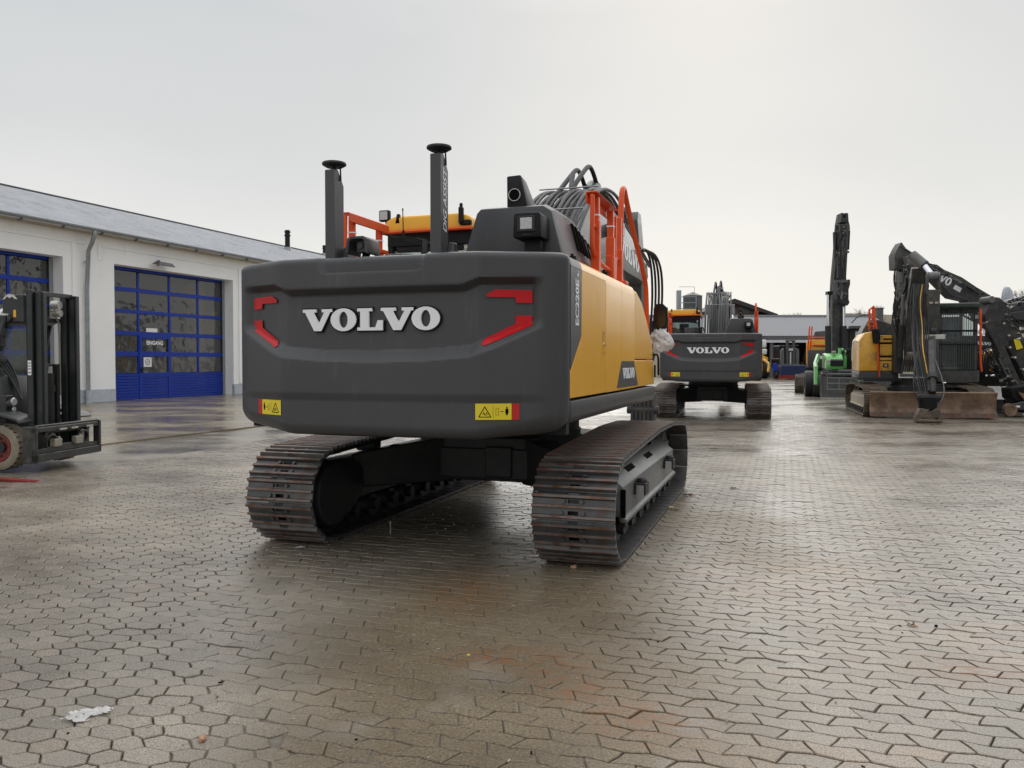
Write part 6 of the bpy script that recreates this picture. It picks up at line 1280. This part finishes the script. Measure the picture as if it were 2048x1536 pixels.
def white_loader():
    Y = 72; t = thing('wheel_loader', 'white and yellow wheel loader partly hidden behind the further excavator', 'wheel loader', (at(1527, 748, Y).x, Y, 0))
    m = M(); m.ring((0, .0, .72), (0, 1, .0), .01, .005, .01) if False else m.ring((.0, 0, .72), (1, 0, 0), .72, .38, .55, n=28); ty = O('tyre', m, MT['rubber'], t, bev=.05); m = M(); m.cyl((-.2, 0, .72), (.22, 0, .72), .38); O('rim', m, MT['yellow'], ty)
    m = M(); m.ring((-2.1, 0, .72), (1, 0, 0), .72, .38, .55, n=28); ty = O('tyre', m, MT['rubber'], t, bev=.05)
    m = M(); m.prism([(-2.2, 1.5), (.3, 1.55), (.35, 1.75), (.2, 1.9), (-.2, 2.05), (-2.2, 2.1)], -.3, 1.5, 'y'); m.span((-.6, -.6, .6), (-.25, 1.5, 1.6)); O('body', m, MT['yellow'], t, bev=.05)
    m = M(); m.prism([(-2.0, 2.1), (-.45, 2.1), (-.15, 2.5), (-.1, 3.2), (-.25, 3.45), (-2.0, 3.45)], 0, 1.8, 'y'); O('cab', m, MT['loader_white'], t, bev=.08, seg=2)
    m = M(); m.box((.0, -.1, 2.35), (.5, .3, .5)); m.box((-.05, -.1, 3.05), (.5, .25, .7)); O('wrapped_mirror', m, MT['loader_white'], t, bev=.12, seg=3)
    m = M(); m.tube([(-.2, -.5, 1.7), (.1, -1.2, 1.3), (-.1, -1.6, .6)], .12, n=6); O('lift_arm', m, MT['yellow_old'], t)
white_loader()
def sweeper():
    Y = 70; t = thing('sweeper', 'grey loader frame carrying a wide dark blue sweeper box before the hall', 'sweeper', (at(1577, 750, Y).x, Y, 0)); k = Y / FPX
    m = M(); m.prism([(-1.25, .12), (-1.05, 1.15), (1.2, 1.2), (1.7, .9), (1.75, .2), (1.6, .1)], -1.2, -.2, 'y'); bx = O('sweeper_box', m, MT['navy'], t, bev=.05)
    m = M(); m.span((-1.25, -1.25, .06), (1.7, -1.15, .35)); O('rubber_lip', m, MT['rim_red'], bx)
    m = M(); m.cyl((-1.45, -.7, .38), (-1.25, -.7, .38), .36); O('support_wheel', m, MT['rubber'], bx); m = M(); m.cyl((1.75, -.7, .38), (1.95, -.7, .38), .36); O('support_wheel', m, MT['rubber'], bx)
    m = M(); m.span((-.75, -.6, 1.15), (.75, .3, 1.28)); 
    for x in (-.62, .62): m.prism([(x - .14, 1.2), (x + .14, 1.2), (x * 1.02 + .12, 2.5), (x * .86, 2.65), (x * 1.0 - .14, 2.4)], -.4, .0, 'y')
    O('lift_frame', m, MT['slate'], t, bev=.03)
    m = M()
    for x in (-.26, .26): m.span((x - .10, -.5, 1.2), (x + .10, -.3, 3.30))
    m.span((-.4, -.52, 3.18), (.4, -.3, 3.3)); m.span((-.7, -.45, 2.82), (.7, -.38, 2.88)); O('mast', m, MT['anthracite'], t, bev=.02)
    m = M(); m.cyl((0, -.45, 1.25), (0, -.45, 2.3), .07); O('lift_cylinder', m, MT['pale_metal'], t); m = M(); m.span((-.17, -.55, 2.4), (.17, -.5, 2.62)); O('label_plate', m, MT['pale_metal'], t)
    m = M(); m.span((-.7, .4, .9), (.7, 2.5, 1.8)); m.span((-.6, .6, 1.8), (.6, 2.4, 2.9)); O('carrier_body', m, MT['black'], t, bev=.1)
    m = M(); m.cyl((-.75, .8, .5), (-.5, .8, .5), .5); m.cyl((.5, .8, .5), (.75, .8, .5), .5); O('wheel', m, MT['rubber'], t)
    m = M(); m.box((-1.45, -.9, 1.0), (.35, .3, .7)); O('side_broom_motor', m, MT['blue'], t, bev=.06)
sweeper()
t = thing('yellow_digger', 'small yellow machine inside the dark hall behind the blue sweeper', 'digger', (at(1553, 745, 80).x, 80, 0))
m = M(); m.span((-.3, -.3, .3), (.9, 1, 1.4)); m.span((0, 0, 1.4), (.6, .8, 2.2)); O('body', m, MT['yellow_old'], t, bev=.08); m = M(); m.tube([(.1, -.3, 1.2), (.3, -.7, 2.6), (.7, -1.0, 1.6)], .1, n=6); O('digging_arm', m, MT['yellow_old'], t)
def house_right():
    Y = 120; t = thing('house', 'house with mossy brown roof and dark chimney beneath bare trees', 'house', (0, Y, 0))
    a, b = at(1692, 645, Y), at(1782, 645, Y); r = at(1712, 622, Y); r2 = at(1765, 626, Y)
    m = M(); m.prism([(a.x, 0), (b.x + 3, 0), (b.x + 3, a.z - .5), (a.x, a.z - .5)], 1, 9, 'y'); O('wall', m, MT['beige'], t)
    m = M(); m.add([(a.x - .5, 0, a.z - .6), (b.x + 3, 0, a.z - .6), (b.x + 3, 5, r2.z), (r.x, 5, r.z), (a.x - .5, 10, a.z - .6), (b.x + 3, 10, a.z - .6)], [(0, 1, 2, 3), (3, 2, 5, 4), (0, 3, 4)]); rf = O('roof', m, MT['roof_brown'], t)
    c = at(1768, 622, Y); m = M(); m.span((c.x - .45, 1.2, c.z - 3), (c.x + .45, 2.3, c.z + .4)); m.span((c.x - .55, 1.1, c.z + .4), (c.x + .55, 2.4, c.z + .55)); O('chimney', m, MT['slate'], rf)
house_right()
def side_hall():
    # white hall on the right whose roof edge climbs towards the camera
    d = Vector((math.sin(R(20)), math.cos(R(20)), 0)); n = Vector((d.y, -d.x, 0))
    t = thing('side_hall', 'white hall with dark eaves line at the right picture edge', 'hall', (at(2030, 720, 50).x, 50, 0), math.pi / 2 - R(20))
    z1 = at(2030, 592, 50).z - .15
    m = M(); m.span((-75, -.3, 0), (9, -18, z1 - .4)); w_ = O('wall', m, MT['render_white'], t)
    m = M(); m.prism([(.4, z1 - .35), (.4, z1 - .05), (-9, z1 + 1.8), (-18.5, z1 - .05), (-18.5, z1 - .35)], -75.5, 9.5); O('roof', m, MT['roof_sheet'], t)
    m = M(); m.span((-75.5, .4, z1 - .42), (9.5, .5, z1 - .12)); O('eaves_board', m, MT['fascia'], t)
    for i in range(13):
        m = M(); x = -72 + i * 6.2; m.span((x, -.33, .4), (x + 3.6, -.24, z1 - 1.4)); g = O('hall_gate', m, MT[('fascia', 'brown_wood', 'slate', 'beige')[i % 4]], w_)
        m = M(); m.span((x + 4.1, -.34, 1.4), (x + 5.6, -.25, 2.8)); O('hall_window', m, MT['cab_glass'], w_)
    q = t.matrix_basis.inverted() @ at(2012, 588, 53)
    m = M()
    for k in range(5):
        a0, a1 = k * math.pi / 10, (k + 1) * math.pi / 10; m.cyl((q.x - .2 * math.cos(a0), q.y - .4 * math.cos(a0), q.z - .5), (q.x - .2 * math.cos(a1), q.y - .4 * math.cos(a1), q.z - .5), 1.0 * math.sin(a0) + .001, 1.0 * math.sin(a1) + .001, n=20, cap=False)
    m.cyl((q.x, q.y, q.z), (q.x, q.y, z1), .06); O('satellite_dish', m, MT['zinc'], t)
side_hall()
# bare winter trees: tapering trunk with forked twigs
def bare_tree(label, px, pytop, Y, spread, seed, group='bare trees beyond the yard'):
    rr = random.Random(seed); top = at(px, pytop, Y); t = thing('bare_tree', label, 'tree', (top.x, Y, 0), 0, group); h = top.z
    m = M(); base = h * .45
    m.cyl((0, 0, 0), (0, 0, base), spread * .045, spread * .03, n=8); O('trunk', m, MT['bark'], t)
    m = M()
    def grow(p, d, l, r, k):
        q = p + d * l; m.cyl(p, q, r, r * .65, n=4, cap=False)
        if k == 0: return
        for _ in range(3 if k > 1 else 4):
            nd = (d + Vector((rr.gauss(0, .5), rr.gauss(0, .5), rr.gauss(.12, .32)))).normalized(); grow(p.lerp(q, rr.uniform(.55, 1)), nd, l * rr.uniform(.55, .8), max(r * .6, .012), k - 1)
    for _ in range(5):
        d = Vector((rr.gauss(0, .55), rr.gauss(0, .55), 1)).normalized(); grow(Vector((0, 0, base * rr.uniform(.8, 1))), d, (h - base) * .42, spread * .022, 4)
    O('crown', m, MT['bark'], t)
bare_tree('bare tree left of the mossy roofed house', 1722, 602, 112, 5, 1)
bare_tree('bare tree directly above the dark chimney', 1752, 592, 128, 6, 2)
bare_tree('bare faint tree above the long hall roof', 1590, 617, 150, 5, 3)
bare_tree('second faint bare tree above the hall roof, nearer the raised boom', 1625, 624, 160, 4, 4)
bare_tree('bare tree at the right edge above the white hall', 2040, 560, 95, 6, 6)

# ------------------------------------------------------------------ plastic wrap at the near machine's mirror bracket
def wrap():
    L0 = Matrix.Translation((-.0086, 8.1976, 0)) @ Matrix.Rotation(-R(18.424), 4, 'Z')
    rr = random.Random(9); m = M(); nu, nv = 40, 34; V = []
    for j in range(nv + 1):
        v = j / nv
        for i in range(nu):
            a = 2 * math.pi * i / nu; r = .13 * math.sin(math.pi * min(1, v * .93 + .07)) ** .6 * (1 + .17 * math.sin(a * 3 + v * 5) + .10 * math.sin(a * 9 - v * 13) + rr.gauss(0, .11))
            x = 1.11 + .30 * v; V.append(L0 @ Vector((x, 1.58 + r * math.cos(a), 1.70 + .02 * math.sin(v * 3) - .02 * v + r * .9 * math.sin(a))))
    F = [(j * nu + i, j * nu + (i + 1) % nu, (j + 1) * nu + (i + 1) % nu, (j + 1) * nu + i) for j in range(nv) for i in range(nu)]
    m.add(V, F); o = O('plastic_wrap', m, MT['plastic_sheet'], ang=180)
    tag(o, 'crumpled clear plastic sheet wrapped round the bracket below the mirror', 'plastic sheet')
wrap()
# ------------------------------------------------------------------ litter on the ground
def ground_at(px, py): return at(px, py, FPX * CAMH / (py - 723.2)) * 1
def lump(name, px, py, s, material, label, cat, seed, flat=.6, group=None):
    p = ground_at(px, py); rr = random.Random(seed); bm = bmesh.new(); bmesh.ops.create_icosphere(bm, subdivisions=3, radius=1)
    ph = [rr.uniform(0, 6) for _ in range(6)]
    for v in bm.verts:
        c = v.co; k = 1 + .22 * math.sin(c.x * 3 + ph[0]) + .18 * math.sin(c.y * 5 + ph[1]) + .14 * math.sin(c.z * 6 + c.x * 4 + ph[2])
        v.co = Vector((c.x * s[0] * k, c.y * s[1] * k, max(0, (c.z * flat * k + flat * .8)) * s[2]))
    me = bpy.data.meshes.new(name); bm.to_mesh(me); bm.free(); me.materials.append(MT[material]); me.polygons.foreach_set('use_smooth', [True] * len(me.polygons))
    o = bpy.data.objects.new(name, me); COL.objects.link(o); o.location = (p.x, p.y, .0); return tag(o, label, cat, group)
lump('pebble', 404, 1490, (.016, .014, .016), 'stone_tan', 'tan pebble on the paving at the lower left', 'pebble', 1)
lump('pebble', 1147, 1139, (.022, .02, .022), 'stone_tan', 'reddish pebble at the foot of the right track', 'pebble', 2)
lump('pebble', 1872, 1258, (.010, .009, .01), 'ink', 'small black pebble on the right paving beside two leaves', 'pebble', 3)
lump('pebble', 937, 1316, (.008, .006, .005), 'sticker_yellow', 'tiny yellow chip among the rust stains', 'pebble', 4)
lump('glove', 1338, 1018, (.045, .035, .025), 'glove_tan', 'dirty yellowish work glove beside the right track', 'glove', 5)
def leaf(px, py, s, label, seed, material='leaf_brown'):
    p = ground_at(px, py); rr = random.Random(seed); m = M(); n = 12; V = [(0, 0, .012)]
    for i in range(n): a = 2 * math.pi * i / n; r = s * (1 if i % 2 else .55) * rr.uniform(.8, 1.15); V.append((r * math.cos(a), r * math.sin(a) * .8, .004 + rr.uniform(0, s * .5)))
    m.add(V, [(0, i + 1, (i + 1) % n + 1) for i in range(n)]); m.tube([(0, 0, .01), (s * 1.3, -s * .5, .006)], .0025, n=5); o = O('leaf', m, MT[material]); o.location = (p.x, p.y, 0); return tag(o, label, 'leaf', 'fallen leaves')
leaf(1466, 979, .045, 'single brown leaf alone on the paving right of the track', 1); leaf(1376, 993, .06, 'dark brown leaf against the front of the right track', 2); leaf(1352, 1022, .035, 'brown leaf touching the work glove', 3)
leaf(1820, 1256, .022, 'reddish leaf on the right paving beside the black pebble', 4); leaf(1828, 1259, .015, 'pale crumpled leaf next to the reddish leaf', 5, 'stone_tan'); leaf(1416, 1156, .016, 'small dark leaf right of the near track', 6, 'ink'); leaf(1462, 1183, .014, 'small brown leaf scrap on the paving, mid right', 7)
p = ground_at(170, 1440); m = M(); rr = random.Random(4); n = 22; X = [(-.075 + .15 * i / n) for i in range(n + 1)]; Yv = [(-.06 + .12 * i / 17) for i in range(18)]
m.add([(x * (1 + .25 * math.sin(y * 60)) + y * .5 + rr.gauss(0, .002), y * (1 + .25 * math.sin(x * 50)) + rr.gauss(0, .002), .005 + .008 * abs(math.sin(x * 90 + y * 40) * math.sin(y * 130 - x * 30)) + rr.uniform(0, .004)) for y in Yv for x in X], [(j * (n + 1) + i, j * (n + 1) + i + 1, (j + 1) * (n + 1) + i + 1, (j + 1) * (n + 1) + i) for j in range(17) for i in range(n) if abs(X[i]) < .075 - .25 * max(0, abs(Yv[j]) - .035) - .02 * abs(math.sin(j * 1.9)) and rr.random() > .03])
o = O('plastic_scrap', m, MT['plastic_sheet'], ang=60); o.location = (p.x, p.y, 0); tag(o, 'crumpled white plastic scrap on the paving at the lower left', 'plastic scrap')
p = ground_at(600, 1098); m = M(); m.add([(-.05, 0, .004), (.0, .02, .012), (.05, .005, .004), (.03, -.02, .01), (-.02, -.02, .006)], [(0, 1, 2, 3, 4)]); o = O('plastic_scrap', m, MT['paper']); o.location = (p.x, p.y, 0); tag(o, 'small torn white plastic scrap below the left track', 'plastic scrap')
p = ground_at(781, 1070); m = M(); m.cyl((0, 0, 0), (0, 0, .11), .006, n=8); m.cyl((0, 0, .10), (0, 0, .112), .010, n=8); o = O('marker_pin', m, MT['pale_metal']); o.location = (p.x, p.y, 0); tag(o, 'thin pale metal pin standing under the near excavator', 'pin')
# fine chips and bits of debris scattered over the paving
m = M(); rr = random.Random(21)
for i in range(420):
    y = 2.8 + 13 * rr.random() ** 1.3; x = rr.uniform(-.62, .66) * y
    if x < edge_x(y) + .2: continue
    s = rr.uniform(.002, .006) * (1 + y * .08); m.box((x, y, .003), (s * rr.uniform(1, 3), s, s * .6), (0, 0, rr.uniform(0, 3)), 0 if rr.random() < .7 else 1)
o = O('debris', m, [MT['beige'], MT['ink']], kind='stuff'); tag(o, 'tiny chips and grit scattered on the paving')
